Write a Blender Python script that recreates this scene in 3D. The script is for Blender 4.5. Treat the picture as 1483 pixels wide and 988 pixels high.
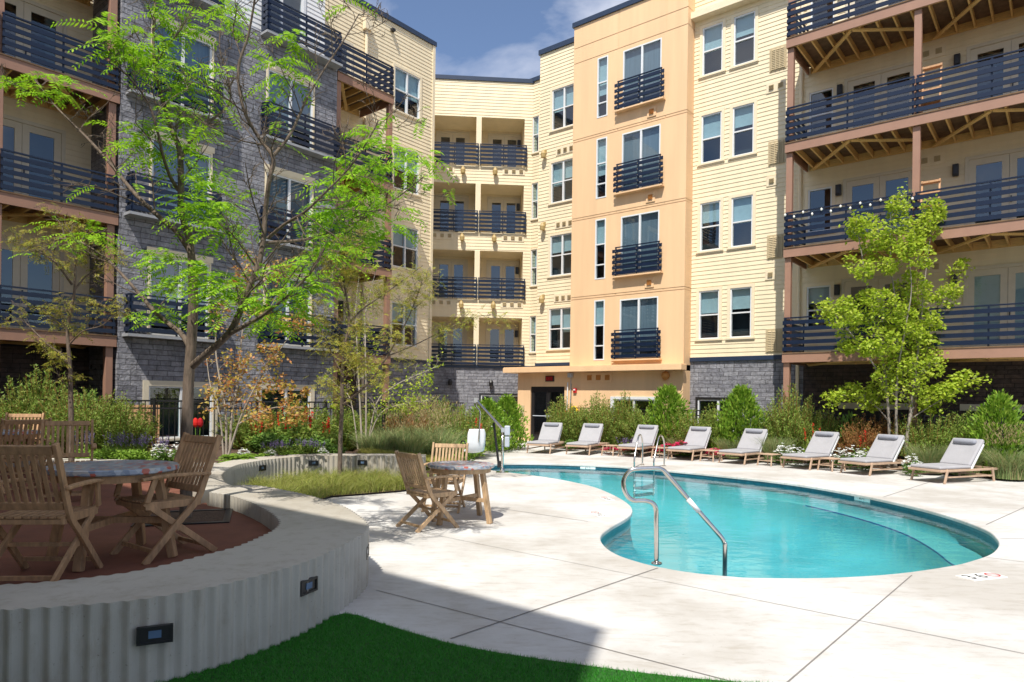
import bpy, bmesh, math, random
import numpy as np
from mathutils import Vector, Matrix
from mathutils.geometry import tessellate_polygon

for o in list(bpy.data.objects):
    bpy.data.objects.remove(o)
SC = bpy.context.scene
COL = SC.collection
R_ = math.radians
rnd = random.Random(7)
RG = np.random.default_rng(11)

# ------------------------------------------------------------------ camera, light, exposure
FPX, CX, CY, CAMH = 988.7, 741.5, 579.0, 1.65
ROLL = math.atan(.0138)
cr, sr = math.cos(ROLL), math.sin(ROLL)
cam_d = bpy.data.cameras.new('camera')
cam = bpy.data.objects.new('camera', cam_d)
COL.objects.link(cam)
cam_d.sensor_width = 36.0
cam_d.lens = FPX / 1483 * 36
cam_d.shift_y = (CY - 494) / 1483
cam_d.clip_end = 2000
cam.matrix_world = Matrix(((cr, -sr, 0, 0), (0, 0, -1, 0), (sr, cr, 0, CAMH), (0, 0, 0, 1)))
SC.camera = cam

SUN_AZ, SUN_EL = 255.0, 57.0
w = bpy.data.worlds.new("World")
SC.world = w
w.use_nodes = True
nt = w.node_tree
nt.nodes.clear()
out = nt.nodes.new('ShaderNodeOutputWorld')
bg = nt.nodes.new('ShaderNodeBackground')
sky = nt.nodes.new('ShaderNodeTexSky')
sky.sky_type = 'NISHITA'
sky.sun_disc = False
sky.sun_elevation = R_(SUN_EL)
sky.sun_rotation = R_(195)
sky.air_density = .8
sky.dust_density = 0.2
sky.ozone_density = 3.0
bg.inputs['Strength'].default_value = 0.115
tc = nt.nodes.new('ShaderNodeTexCoord')
mp = nt.nodes.new('ShaderNodeMapping')
mp.inputs['Scale'].default_value = (1.0, 1.0, 1.6)
mp.inputs['Location'].default_value = (0.55, 0.2, 0.1)
mp.inputs['Rotation'].default_value = (0, R_(25), 0)
nz = nt.nodes.new('ShaderNodeTexNoise')
nz.inputs['Scale'].default_value = 3.2
nz.inputs['Detail'].default_value = 7
nz.inputs['Roughness'].default_value = .55
nz.inputs['Distortion'].default_value = .35
ramp = nt.nodes.new('ShaderNodeValToRGB')
ramp.color_ramp.elements[0].position = .42
ramp.color_ramp.elements[0].color = (0.03, 0.03, 0.03, 1)
ramp.color_ramp.elements[1].position = .63
ramp.color_ramp.elements[1].color = (.85, .85, .85, 1)
mx = nt.nodes.new('ShaderNodeMix')
mx.data_type = 'RGBA'
mx.inputs['B'].default_value = (6.2, 6.3, 6.9, 1)
nt.links.new(tc.outputs['Generated'], mp.inputs['Vector'])
nt.links.new(mp.outputs['Vector'], nz.inputs['Vector'])
nt.links.new(nz.outputs['Fac'], ramp.inputs['Fac'])
nt.links.new(ramp.outputs['Color'], mx.inputs['Factor'])
nt.links.new(sky.outputs['Color'], mx.inputs['A'])
nt.links.new(mx.outputs['Result'], bg.inputs['Color'])
nt.links.new(bg.outputs['Background'], out.inputs['Surface'])

sun_d = bpy.data.lights.new('sun', 'SUN')
sun_d.energy = 4.2
sun_d.angle = R_(0.5)
sun_d.color = (1, .95, .86)
sun = bpy.data.objects.new('sun', sun_d)
COL.objects.link(sun)
S = Vector((math.cos(R_(SUN_EL)) * math.cos(R_(SUN_AZ)), math.cos(R_(SUN_EL)) * math.sin(R_(SUN_AZ)), math.sin(R_(SUN_EL))))
sun.rotation_euler = S.to_track_quat('Z', 'Y').to_euler()
sun.location = (0, 0, 40)

vs = SC.view_settings
vs.view_transform = 'Standard'
vs.look = 'None'
vs.exposure = 0.54
vs.gamma = 1
vs.use_curve_mapping = False
SC.cycles.max_bounces = 8
SC.cycles.transparent_max_bounces = 12
SC.cycles.diffuse_bounces = 4


def at(px, py, Y):
    "point at depth Y metres in front of the camera, seen in the photograph at px, py"
    u, v = px - CX, CY - py
    return Vector(((u * cr - v * sr) / FPX * Y, Y, CAMH + (u * sr + v * cr) / FPX * Y))


# ------------------------------------------------------------------ materials
MATS = {}


def nodes(name):
    m = bpy.data.materials.new(name)
    m.use_nodes = True
    MATS[name] = m
    return m, m.node_tree, m.node_tree.nodes['Principled BSDF']


def N(t, kind, **kw):
    n = t.nodes.new(kind)
    for k, v in kw.items():
        if k in n.inputs.keys():
            n.inputs[k].default_value = v
        else:
            setattr(n, k, v)
    return n


def mat(name, col, rough=.6, metal=0, var=.12, scale=6.0, bump=0.0, bscale=40.0, spec=.5, stretch=None, coat=0):
    m, t, b = nodes(name)
    b.inputs['Roughness'].default_value = rough
    b.inputs['Metallic'].default_value = metal
    b.inputs['Specular IOR Level'].default_value = spec
    b.inputs['Coat Weight'].default_value = coat
    tcn = N(t, 'ShaderNodeTexCoord')
    src = tcn.outputs['Object']
    if stretch:
        mpn = N(t, 'ShaderNodeMapping')
        mpn.inputs['Scale'].default_value = stretch
        t.links.new(src, mpn.inputs['Vector'])
        src = mpn.outputs['Vector']
    n1 = N(t, 'ShaderNodeTexNoise', Scale=scale, Detail=6.0, Roughness=.6)
    t.links.new(src, n1.inputs['Vector'])
    mixn = N(t, 'ShaderNodeMix', data_type='RGBA')
    lo = tuple(max(0, c * (1 - var)) for c in col) + (1,)
    hi = tuple(min(1, c * (1 + var)) for c in col) + (1,)
    mixn.inputs['A'].default_value = lo
    mixn.inputs['B'].default_value = hi
    mr = N(t, 'ShaderNodeMapRange')
    mr.inputs['From Min'].default_value = .3
    mr.inputs['From Max'].default_value = .7
    t.links.new(n1.outputs['Fac'], mr.inputs['Value'])
    t.links.new(mr.outputs['Result'], mixn.inputs['Factor'])
    t.links.new(mixn.outputs['Result'], b.inputs['Base Color'])
    if bump:
        n2 = N(t, 'ShaderNodeTexNoise', Scale=bscale, Detail=5.0)
        t.links.new(src, n2.inputs['Vector'])
        bp = N(t, 'ShaderNodeBump', Strength=bump, Distance=.01)
        t.links.new(n2.outputs['Fac'], bp.inputs['Height'])
        t.links.new(bp.outputs['Normal'], b.inputs['Normal'])
    return m


CREAM = mat('cream_siding', (.77, .655, .45), .65, var=.07, scale=1.0, bump=.12, bscale=40, stretch=(2, 2, .35))
CREAMT = mat('cream_trim', (.76, .65, .46), .6, var=.04)
WHITES = mat('white_siding', (.72, .72, .72), .6, var=.04)
ORANGE = mat('peach_panel', (.77, .51, .29), .75, var=.07, scale=1.0, bump=.12, bscale=60, stretch=(2.5, 2.5, .22))
ORANGED = mat('ochre_vent', (.55, .24, .06), .7, var=.1)
BROWN = mat('brown_trim', (.31, .17, .115), .6, var=.07, scale=3)
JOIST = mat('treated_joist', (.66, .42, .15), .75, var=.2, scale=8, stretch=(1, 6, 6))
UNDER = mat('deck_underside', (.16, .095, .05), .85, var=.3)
NAVY = mat('navy_rail_paint', (.005, .013, .036), .36, var=.1, spec=.45)
NAVYCAP = mat('navy_cap', (.02, .035, .07), .4, var=.1)
BLACKM = mat('black_metal', (.012, .012, .014), .4, var=.1)
FRAME = mat('window_vinyl', (.70, .71, .72), .45, var=.03)
DOORF = mat('door_paint', (.62, .55, .42), .5, var=.04)
BRONZE = mat('dark_bronze', (.018, .017, .018), .35, var=.1)
GREY = mat('grey_plastic', (.42, .46, .52), .45, var=.06)
VENT = mat('tan_grille', (.50, .40, .24), .6, var=.06)
LAMPT = mat('tan_lamp', (.42, .30, .12), .5, var=.08)
CHROME = mat('stainless_steel', (.62, .60, .57), .16, metal=1, var=.06, scale=20)
WHITEP = mat('white_plastic', (.78, .80, .82), .35, var=.03)
FABRIC = mat('grey_cushion', (.35, .345, .36), .9, var=.05, scale=4, bump=.25, bscale=300)
FABRICD = mat('grey_pillow', (.27, .28, .32), .9, var=.05, bump=.25, bscale=300)
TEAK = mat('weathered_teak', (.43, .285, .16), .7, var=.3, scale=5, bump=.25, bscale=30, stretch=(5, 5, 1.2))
TEAKSHADE = mat('weathered_teak_shade', (.40, .235, .12), .75, var=.3, scale=5, bump=.25, bscale=30, stretch=(5, 5, 1.2))  # same teak as above, tinted browner for the furniture in shade
LTEAK = mat('lounger_teak', (.46, .32, .22), .65, var=.2, scale=6)
SOIL = mat('mulch', (.085, .05, .032), .95, var=.5, scale=14, bump=1.0, bscale=45)
LAWN = mat('turf_base', (.02, .095, .012), .95, var=.4, scale=30, bump=.8, bscale=150)
EARTH = mat('earth', (.12, .10, .07), .95, var=.3, scale=.5)
BARK = mat('grey_bark', (.135, .10, .075), .9, var=.45, scale=9, bump=.9, bscale=30, stretch=(3, 3, .6))
BARKL = mat('pale_bark', (.36, .31, .255), .9, var=.35, scale=9, bump=.7, bscale=30, stretch=(3, 3, .6))
BARKM = mat('mottled_bark', (.25, .215, .18), .9, var=.45, scale=9, bump=.7, bscale=30, stretch=(3, 3, .6))
BARKD = mat('dark_bark', (.06, .048, .04), .9, var=.45, scale=9, bump=.9, bscale=30, stretch=(3, 3, .6))
RED = mat('red_plastic', (.55, .02, .025), .4, var=.05)
REDD = mat('dark_red_sign', (.20, .012, .012), .4, var=.05)
YELLOW = mat('yellow_foam', (.85, .52, .01), .5, var=.05)
ORANGEF = mat('orange_foam', (.80, .17, .03), .5, var=.05)
WOODF = mat('cedar_panel', (.58, .33, .17), .75, var=.22, scale=4, stretch=(5, 5, .7))
TILEW = mat('white_tile', (.80, .80, .78), .35, var=.03)
INK = mat('black_ink', (.015, .015, .02), .5)
SLAB = mat('grey_ledge', (.30, .31, .33), .7, var=.1)
CURT = mat('sheer_curtain', (.26, .29, .33), .9, var=.12, scale=2, stretch=(9, 9, .4))
LENS = mat('blue_lens', (.10, .16, .26), .15)
BULB = mat('pale_bulb', (.85, .83, .75), .3)
ROOMSHADE = mat('dark_room_sheet', (.05, .055, .06), .9, var=.3, scale=.8)  # near-black backing close behind the glass; the shade of unlit rooms is its colour
BLIND = mat('window_blind', (.62, .70, .70), .8, var=.06)


def m_glass(name, tint=(.55, .66, .70), refl=1.0):
    m, t, b = nodes(name)
    t.nodes.remove(b)
    o = t.nodes['Material Output']
    tr = N(t, 'ShaderNodeBsdfTransparent')
    tr.inputs['Color'].default_value = tint + (1,)
    gl = N(t, 'ShaderNodeBsdfGlossy', Roughness=.02)
    gl.inputs['Color'].default_value = (refl, refl, refl, 1)
    fr = N(t, 'ShaderNodeFresnel', IOR=2.0)
    gm = N(t, 'ShaderNodeNewGeometry')
    fm = N(t, 'ShaderNodeMath', operation='SUBTRACT')
    fm.use_clamp = True
    t.links.new(fr.outputs['Fac'], fm.inputs[0])
    t.links.new(gm.outputs['Backfacing'], fm.inputs[1])
    nz_ = N(t, 'ShaderNodeTexNoise', Scale=1.3, Detail=1.0)
    tcn = N(t, 'ShaderNodeTexCoord')
    t.links.new(tcn.outputs['Object'], nz_.inputs['Vector'])
    bp = N(t, 'ShaderNodeBump', Strength=.06, Distance=.02)
    t.links.new(nz_.outputs['Fac'], bp.inputs['Height'])
    t.links.new(bp.outputs['Normal'], gl.inputs['Normal'])
    ms = N(t, 'ShaderNodeMixShader')
    t.links.new(fm.outputs[0], ms.inputs['Fac'])
    t.links.new(tr.outputs[0], ms.inputs[1])
    t.links.new(gl.outputs[0], ms.inputs[2])
    t.links.new(ms.outputs[0], o.inputs['Surface'])
    return m


GLASS = m_glass('window_glass')


def m_stone(name, c1, c2, mortar, bw=.46, rh=.135):
    m, t, b = nodes(name)
    b.inputs['Roughness'].default_value = .85
    tcn = N(t, 'ShaderNodeTexCoord')
    sp = N(t, 'ShaderNodeSeparateXYZ')
    cb = N(t, 'ShaderNodeCombineXYZ')
    t.links.new(tcn.outputs['Object'], sp.inputs[0])
    t.links.new(sp.outputs['X'], cb.inputs['X'])
    t.links.new(sp.outputs['Z'], cb.inputs['Y'])
    br = N(t, 'ShaderNodeTexBrick', Scale=1.0)
    br.inputs['Color1'].default_value = c1 + (1,)
    br.inputs['Color2'].default_value = c2 + (1,)
    br.inputs['Mortar'].default_value = mortar + (1,)
    br.inputs['Mortar Size'].default_value = .008
    br.inputs['Mortar Smooth'].default_value = .4
    br.inputs['Bias'].default_value = -.1
    br.inputs['Brick Width'].default_value = bw
    br.inputs['Row Height'].default_value = rh
    br.offset = .37
    br.squash = .6
    br.squash_frequency = 3
    nw = N(t, 'ShaderNodeTexNoise', Scale=1.1, Detail=2.0)
    t.links.new(tcn.outputs['Object'], nw.inputs['Vector'])
    wv = N(t, 'ShaderNodeVectorMath', operation='MULTIPLY_ADD')
    wv.inputs[1].default_value = (.30, .035, 0)
    t.links.new(nw.outputs['Color'], wv.inputs[0])
    t.links.new(cb.outputs[0], wv.inputs[2])
    t.links.new(wv.outputs[0], br.inputs['Vector'])
    n1 = N(t, 'ShaderNodeTexNoise', Scale=5.0, Detail=8.0, Roughness=.7)
    t.links.new(tcn.outputs['Object'], n1.inputs['Vector'])
    mr = N(t, 'ShaderNodeMapRange')
    mr.inputs['From Min'].default_value = .3
    mr.inputs['From Max'].default_value = .7
    mr.inputs['To Min'].default_value = .55
    mr.inputs['To Max'].default_value = 1.4
    t.links.new(n1.outputs['Fac'], mr.inputs['Value'])
    mu = N(t, 'ShaderNodeMix', data_type='RGBA', blend_type='MULTIPLY')
    mu.inputs['Factor'].default_value = 1
    t.links.new(br.outputs['Color'], mu.inputs['A'])
    t.links.new(mr.outputs['Result'], mu.inputs['B'])
    t.links.new(mu.outputs['Result'], b.inputs['Base Color'])
    n2 = N(t, 'ShaderNodeTexNoise', Scale=9.0, Detail=8.0, Roughness=.65)
    t.links.new(tcn.outputs['Object'], n2.inputs['Vector'])
    sub = N(t, 'ShaderNodeMath', operation='SUBTRACT')
    t.links.new(n2.outputs['Fac'], sub.inputs[0])
    t.links.new(br.outputs['Fac'], sub.inputs[1])
    bp = N(t, 'ShaderNodeBump', Strength=1.0, Distance=.05)
    t.links.new(sub.outputs[0], bp.inputs['Height'])
    t.links.new(bp.outputs['Normal'], b.inputs['Normal'])
    return m


STONE = m_stone('grey_split_stone', (.27, .27, .295), (.17, .17, .195), (.09, .09, .10))
STONEB = m_stone('shaded_brown_brick', (.10, .07, .06), (.055, .042, .04), (.03, .025, .025), .4, .12)  # brown brick with the shade under the balconies put into its dark tone


def m_concrete(name, base, warm, streak=True):
    m, t, b = nodes(name)
    b.inputs['Roughness'].default_value = .8
    b.inputs['Specular IOR Level'].default_value = .3
    tcn = N(t, 'ShaderNodeTexCoord')
    n1 = N(t, 'ShaderNodeTexNoise', Scale=.55, Detail=8.0, Roughness=.62)
    n2 = N(t, 'ShaderNodeTexNoise', Scale=3.0, Detail=8.0, Roughness=.7)
    mpn = N(t, 'ShaderNodeMapping')
    mpn.inputs['Scale'].default_value = (1.3, 4.0, 1.0) if streak else (3, 3, 1)
    mpn.inputs['Rotation'].default_value = (0, 0, R_(10))
    t.links.new(tcn.outputs['Object'], n1.inputs['Vector'])
    t.links.new(tcn.outputs['Object'], mpn.inputs['Vector'])
    t.links.new(mpn.outputs['Vector'], n2.inputs['Vector'])
    r1 = N(t, 'ShaderNodeValToRGB')
    r1.color_ramp.elements[0].position = .40
    r1.color_ramp.elements[0].color = tuple(c * .82 for c in warm) + (1,)
    r1.color_ramp.elements[1].position = .58
    r1.color_ramp.elements[1].color = base + (1,)
    t.links.new(n1.outputs['Fac'], r1.inputs['Fac'])
    r2 = N(t, 'ShaderNodeValToRGB')
    r2.color_ramp.elements[0].position = .32
    r2.color_ramp.elements[0].color = (.84, .81, .77, 1)
    r2.color_ramp.elements[1].position = .50
    r2.color_ramp.elements[1].color = (1, 1, 1, 1)
    t.links.new(n2.outputs['Fac'], r2.inputs['Fac'])
    mu = N(t, 'ShaderNodeMix', data_type='RGBA', blend_type='MULTIPLY')
    mu.inputs['Factor'].default_value = 1
    t.links.new(r1.outputs['Color'], mu.inputs['A'])
    t.links.new(r2.outputs['Color'], mu.inputs['B'])
    # scattered specks and pits
    n3 = N(t, 'ShaderNodeTexNoise', Scale=38.0, Detail=4.0, Roughness=.7)
    t.links.new(tcn.outputs['Object'], n3.inputs['Vector'])
    r3 = N(t, 'ShaderNodeValToRGB')
    r3.color_ramp.elements[0].position = .27
    r3.color_ramp.elements[0].color = (.55, .52, .50, 1)
    r3.color_ramp.elements[1].position = .36
    r3.color_ramp.elements[1].color = (1, 1, 1, 1)
    t.links.new(n3.outputs['Fac'], r3.inputs['Fac'])
    mu2 = N(t, 'ShaderNodeMix', data_type='RGBA', blend_type='MULTIPLY')
    mu2.inputs['Factor'].default_value = 1
    t.links.new(mu.outputs['Result'], mu2.inputs['A'])
    t.links.new(r3.outputs['Color'], mu2.inputs['B'])
    t.links.new(mu2.outputs['Result'], b.inputs['Base Color'])
    bp = N(t, 'ShaderNodeBump', Strength=.25, Distance=.006)
    t.links.new(n2.outputs['Fac'], bp.inputs['Height'])
    t.links.new(bp.outputs['Normal'], b.inputs['Normal'])
    return m


DECK = m_concrete('pool_concrete', (.59, .58, .56), (.55, .52, .475))
WALLC = m_concrete('cast_concrete', (.46, .43, .375), (.42, .38, .315), False)
PATIO = mat('red_brown_patio', (.175, .062, .036), .85, var=.18, scale=3, bump=.3, bscale=90)
JOINT = mat('joint_gap', (.20, .185, .17), .9)


def m_leaf(name, cols, trans=.35, rough=.55):
    m, t, b = nodes(name)
    o = t.nodes['Material Output']
    b.inputs['Roughness'].default_value = rough
    b.inputs['Specular IOR Level'].default_value = .3
    g = N(t, 'ShaderNodeNewGeometry')
    r = N(t, 'ShaderNodeValToRGB')
    els = r.color_ramp.elements
    while len(els) < len(cols):
        els.new(.5)
    for i, c in enumerate(cols):
        els[i].position = i / (len(cols) - 1)
        els[i].color = c + (1,)
    t.links.new(g.outputs['Random Per Island'], r.inputs['Fac'])
    t.links.new(r.outputs['Color'], b.inputs['Base Color'])
    tl = N(t, 'ShaderNodeBsdfTranslucent')
    t.links.new(r.outputs['Color'], tl.inputs['Color'])
    ms = N(t, 'ShaderNodeMixShader')
    ms.inputs['Fac'].default_value = trans
    t.links.new(b.outputs[0], ms.inputs[1])
    t.links.new(tl.outputs[0], ms.inputs[2])
    t.links.new(ms.outputs[0], o.inputs['Surface'])
    return m


LOCUST = m_leaf('locust_leaf', [(.12, .30, .012), (.28, .54, .02), (.42, .64, .035), (.22, .45, .02), (.34, .58, .03)], .45)
SPARSE = m_leaf('sparse_leaf', [(.24, .28, .03), (.40, .42, .06), (.46, .34, .07), (.28, .36, .04)], .4)
LIME = m_leaf('maple_leaf', [(.28, .42, .03), (.46, .57, .05), (.39, .52, .04), (.56, .59, .10)], .45)
PINKL = m_leaf('autumn_leaf', [(.55, .20, .08), (.60, .36, .10), (.45, .42, .06), (.60, .28, .14), (.28, .33, .05)], .4)
FEATH = m_leaf('feathery_leaf', [(.12, .21, .03), (.22, .34, .05), (.31, .34, .08), (.17, .28, .04)], .3)
RUSSET = m_leaf('russet_leaf', [(.32, .13, .04), (.42, .22, .08), (.22, .16, .05), (.30, .09, .03)], .3)
ARBOR = m_leaf('arborvitae_leaf', [(.10, .22, .015), (.20, .36, .03), (.30, .42, .05), (.14, .29, .02)], .3)
DKGRN = m_leaf('deep_green_leaf', [(.08, .17, .03), (.16, .28, .05), (.12, .22, .03)], .3)
BLUEG = m_leaf('blue_green_blade', [(.18, .28, .10), (.26, .36, .13), (.34, .37, .15), (.42, .34, .18)], .3)
YELG = m_leaf('yellow_green_blade', [(.36, .36, .05), (.50, .46, .10), (.28, .34, .05), (.55, .45, .17)], .35)
MEADOW = m_leaf('meadow_blade', [(.24, .29, .05), (.36, .37, .08), (.17, .24, .04), (.44, .37, .15)], .35)
PLUME = m_leaf('pinkish_plume', [(.40, .27, .16), (.48, .36, .20), (.36, .32, .14)], .4)
TURF = m_leaf('turf_blade', [(.02, .17, .010), (.035, .24, .016), (.05, .28, .025)], .2)
LOWG = m_leaf('lime_groundcover', [(.16, .30, .03), (.26, .40, .05), (.20, .34, .05)], .35)
FLRED = m_leaf('red_petal', [(.60, .01, .01), (.75, .03, .02), (.45, .01, .02)], .25)
FLPINK = m_leaf('magenta_petal', [(.70, .02, .12), (.85, .06, .25), (.75, .03, .08)], .25)
FLWHITE = m_leaf('white_petal', [(.85, .85, .80), (.80, .82, .82)], .25)
FLPURP = m_leaf('purple_petal', [(.20, .14, .36), (.28, .20, .42), (.22, .19, .30)], .25)


def m_mosaic():
    m, t, b = nodes('mosaic_top')
    b.inputs['Roughness'].default_value = .35
    tcn = N(t, 'ShaderNodeTexCoord')
    v = N(t, 'ShaderNodeTexVoronoi', Scale=24.0)
    t.links.new(tcn.outputs['Object'], v.inputs['Vector'])
    sp = N(t, 'ShaderNodeSeparateColor')
    t.links.new(v.outputs['Color'], sp.inputs[0])
    r = N(t, 'ShaderNodeValToRGB')
    r.color_ramp.interpolation = 'CONSTANT'
    cols = [(.26, .30, .36), (.40, .43, .48), (.20, .24, .32), (.34, .36, .38), (.30, .34, .42), (.44, .11, .08), (.48, .46, .44)]
    els = r.color_ramp.elements
    while len(els) < len(cols):
        els.new(.5)
    for i, c in enumerate(cols):
        els[i].position = i / len(cols)
        els[i].color = c + (1,)
    t.links.new(sp.outputs[0], r.inputs['Fac'])
    t.links.new(r.outputs['Color'], b.inputs['Base Color'])
    return m


MOSAIC = m_mosaic()


def m_water():
    m, t, b = nodes('pool_water')
    t.nodes.remove(b)
    o = t.nodes['Material Output']
    tr = N(t, 'ShaderNodeBsdfTransparent')
    tr.inputs['Color'].default_value = (.55, .90, .93, 1)
    gl = N(t, 'ShaderNodeBsdfGlossy', Roughness=.015)
    fr = N(t, 'ShaderNodeFresnel', IOR=1.29)
    gm = N(t, 'ShaderNodeNewGeometry')
    fm = N(t, 'ShaderNodeMath', operation='SUBTRACT')
    fm.use_clamp = True
    t.links.new(fr.outputs['Fac'], fm.inputs[0])
    t.links.new(gm.outputs['Backfacing'], fm.inputs[1])
    tcn = N(t, 'ShaderNodeTexCoord')
    mpn = N(t, 'ShaderNodeMapping')
    mpn.inputs['Scale'].default_value = (1, 1.8, 1)
    t.links.new(tcn.outputs['Object'], mpn.inputs['Vector'])
    n1 = N(t, 'ShaderNodeTexNoise', Scale=3.2, Detail=3.0, Distortion=.4)
    t.links.new(mpn.outputs['Vector'], n1.inputs['Vector'])
    bp = N(t, 'ShaderNodeBump', Strength=.17, Distance=.03)
    t.links.new(n1.outputs['Fac'], bp.inputs['Height'])
    t.links.new(bp.outputs['Normal'], gl.inputs['Normal'])
    t.links.new(bp.outputs['Normal'], fr.inputs['Normal'])
    ms = N(t, 'ShaderNodeMixShader')
    t.links.new(fm.outputs[0], ms.inputs['Fac'])
    t.links.new(tr.outputs[0], ms.inputs[1])
    t.links.new(gl.outputs[0], ms.inputs[2])
    t.links.new(ms.outputs[0], o.inputs['Surface'])
    return m


WATER = m_water()
PLASTER = mat('pool_plaster', (.21, .50, .54), .7, var=.10, scale=1.1)
PLASTERL = mat('pale_pool_step', (.30, .56, .56), .7, var=.06, scale=2)
TILE = mat('waterline_tile', (.035, .15, .20), .3, var=.25, scale=12)
TILEB = mat('blue_step_tile', (.02, .09, .30), .3, var=.1)


# ------------------------------------------------------------------ object helpers
def link(name, data, parent=None):
    o = bpy.data.objects.new(name, data)
    COL.objects.link(o)
    if parent:
        o.parent = parent
    return o


def thing(name, label, cat, loc=(0, 0, 0), rz=0, group=None):
    o = link(name, None)
    o.empty_display_size = .2
    o.location = loc
    o.rotation_euler = (0, 0, rz)
    return tag(o, label, cat, group)


def tag(o, label, cat, group=None):
    o['label'] = label
    o['category'] = cat
    if group:
        o['group'] = group
    return o


def structure(o):
    o['kind'] = 'structure'
    return o


def stuff(o, label, cat):
    o['kind'] = 'stuff'
    return tag(o, label, cat)


def dup(root, label, loc=None, rz=None, scale=None):
    r = root.copy()
    COL.objects.link(r)
    r['label'] = label
    if loc is not None:
        r.location = loc
    if rz is not None:
        r.rotation_euler = (0, 0, rz)
    if scale is not None:
        r.scale = scale
    for ch in root.children:
        c = ch.copy()
        COL.objects.link(c)
        c.parent = r
        for g in ch.children:
            d = g.copy()
            COL.objects.link(d)
            d.parent = c
    return r


class MB:
    def __init__(s):
        s.v, s.f, s.m = [], [], []

    def quad(s, a, b, c, d, m=0):
        i = len(s.v)
        s.v += [tuple(a), tuple(b), tuple(c), tuple(d)]
        s.f.append((i, i + 1, i + 2, i + 3))
        s.m.append(m)

    def box(s, x0, x1, y0, y1, z0, z1, m=0):
        i = len(s.v)
        s.v += [(x, y, z) for z in (z0, z1) for y in (y0, y1) for x in (x0, x1)]
        for f in ((0, 2, 3, 1), (4, 5, 7, 6), (0, 1, 5, 4), (2, 6, 7, 3), (0, 4, 6, 2), (1, 3, 7, 5)):
            s.f.append(tuple(i + k for k in f))
            s.m.append(m)

    def bar(s, p, q, wd, th, up=(0, 0, 1), m=0):
        "rectangular bar from p to q; wd across, th along up"
        p, q = Vector(p), Vector(q)
        d = (q - p).normalized()
        side = d.cross(Vector(up))
        if side.length < 1e-4:
            side = d.cross(Vector((1, 0, 0)))
        side.normalize()
        u = side.cross(d).normalized()
        i = len(s.v)
        for e in (p, q):
            for a, b in ((-1, -1), (1, -1), (1, 1), (-1, 1)):
                s.v.append(tuple(e + side * (a * wd / 2) + u * (b * th / 2)))
        for f in ((3, 2, 1, 0), (4, 5, 6, 7), (0, 1, 5, 4), (1, 2, 6, 5), (2, 3, 7, 6), (3, 0, 4, 7)):
            s.f.append(tuple(i + k for k in f))
            s.m.append(m)

    def tube(s, pts, r, n=8, m=0, caps=True):
        pts = [Vector(p) for p in pts]
        rs = r if isinstance(r, (list, tuple)) else [r] * len(pts)
        i0 = len(s.v)
        prev = None
        for k, p in enumerate(pts):
            d = (pts[min(k + 1, len(pts) - 1)] - pts[max(k - 1, 0)])
            d.normalize()
            if prev is None:
                a = d.orthogonal().normalized()
            else:
                a = prev - d * prev.dot(d)
                a = a.normalized() if a.length > 1e-5 else d.orthogonal().normalized()
            prev = a
            b = d.cross(a)
            for j in range(n):
                t = 2 * math.pi * j / n
                s.v.append(tuple(p + (a * math.cos(t) + b * math.sin(t)) * rs[k]))
        for k in range(len(pts) - 1):
            for j in range(n):
                a0 = i0 + k * n + j
                a1 = i0 + k * n + (j + 1) % n
                s.f.append((a0, a1, a1 + n, a0 + n))
                s.m.append(m)
        if caps:
            s.f.append(tuple(i0 + j for j in reversed(range(n))))
            s.m.append(m)
            e = i0 + (len(pts) - 1) * n
            s.f.append(tuple(e + j for j in range(n)))
            s.m.append(m)

    def lathe(s, prof, c=(0, 0, 0), n=32, m=0):
        i0 = len(s.v)
        for r, z in prof:
            for j in range(n):
                t = 2 * math.pi * j / n
                s.v.append((c[0] + r * math.cos(t), c[1] + r * math.sin(t), c[2] + z))
        for k in range(len(prof) - 1):
            for j in range(n):
                a0 = i0 + k * n + j
                a1 = i0 + k * n + (j + 1) % n
                s.f.append((a0, a1, a1 + n, a0 + n))
                s.m.append(m)
        s.f.append(tuple(i0 + j for j in reversed(range(n))))
        s.m.append(m)
        e = i0 + (len(prof) - 1) * n
        s.f.append(tuple(e + j for j in range(n)))
        s.m.append(m)

    def poly(s, loops, z, m=0, flip=False):
        "flat polygon with holes"
        L = [[Vector((p[0], p[1], 0)) for p in lp] for lp in loops]
        flat = [p for lp in L for p in lp]
        i0 = len(s.v)
        s.v += [(p.x, p.y, z) for p in flat]
        for t in tessellate_polygon(L):
            a, b, c = (flat[k] for k in t)
            ccw = (b - a).cross(c - a).z > 0
            t = t if ccw != flip else tuple(reversed(t))
            s.f.append(tuple(i0 + k for k in t))
            s.m.append(m)

    def skirt(s, loop, z0, z1, m=0, closed=True):
        n = len(loop)
        for k in range(n if closed else n - 1):
            a, b = loop[k], loop[(k + 1) % n]
            s.quad((a[0], a[1], z0), (b[0], b[1], z0), (b[0], b[1], z1), (a[0], a[1], z1), m)

    def build(s, name, mats, parent=None, smooth=False, bevel=0, segs=2, weld=False):
        me = bpy.data.meshes.new(name)
        me.from_pydata(s.v, [], s.f)
        ms = mats if isinstance(mats, (list, tuple)) else [mats]
        for k in ms:
            me.materials.append(k)
        if len(ms) > 1:
            me.polygons.foreach_set('material_index', s.m)
        if smooth:
            me.polygons.foreach_set('use_smooth', [True] * len(me.polygons))
        me.update()
        if weld:
            b = bmesh.new()
            b.from_mesh(me)
            bmesh.ops.remove_doubles(b, verts=b.verts, dist=1e-4)
            b.to_mesh(me)
            b.free()
        o = link(name, me, parent)
        if bevel:
            md = o.modifiers.new('bevel', 'BEVEL')
            md.width = bevel
            md.segments = segs
            md.limit_method = 'ANGLE'
            md.angle_limit = R_(40)
        return o


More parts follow.
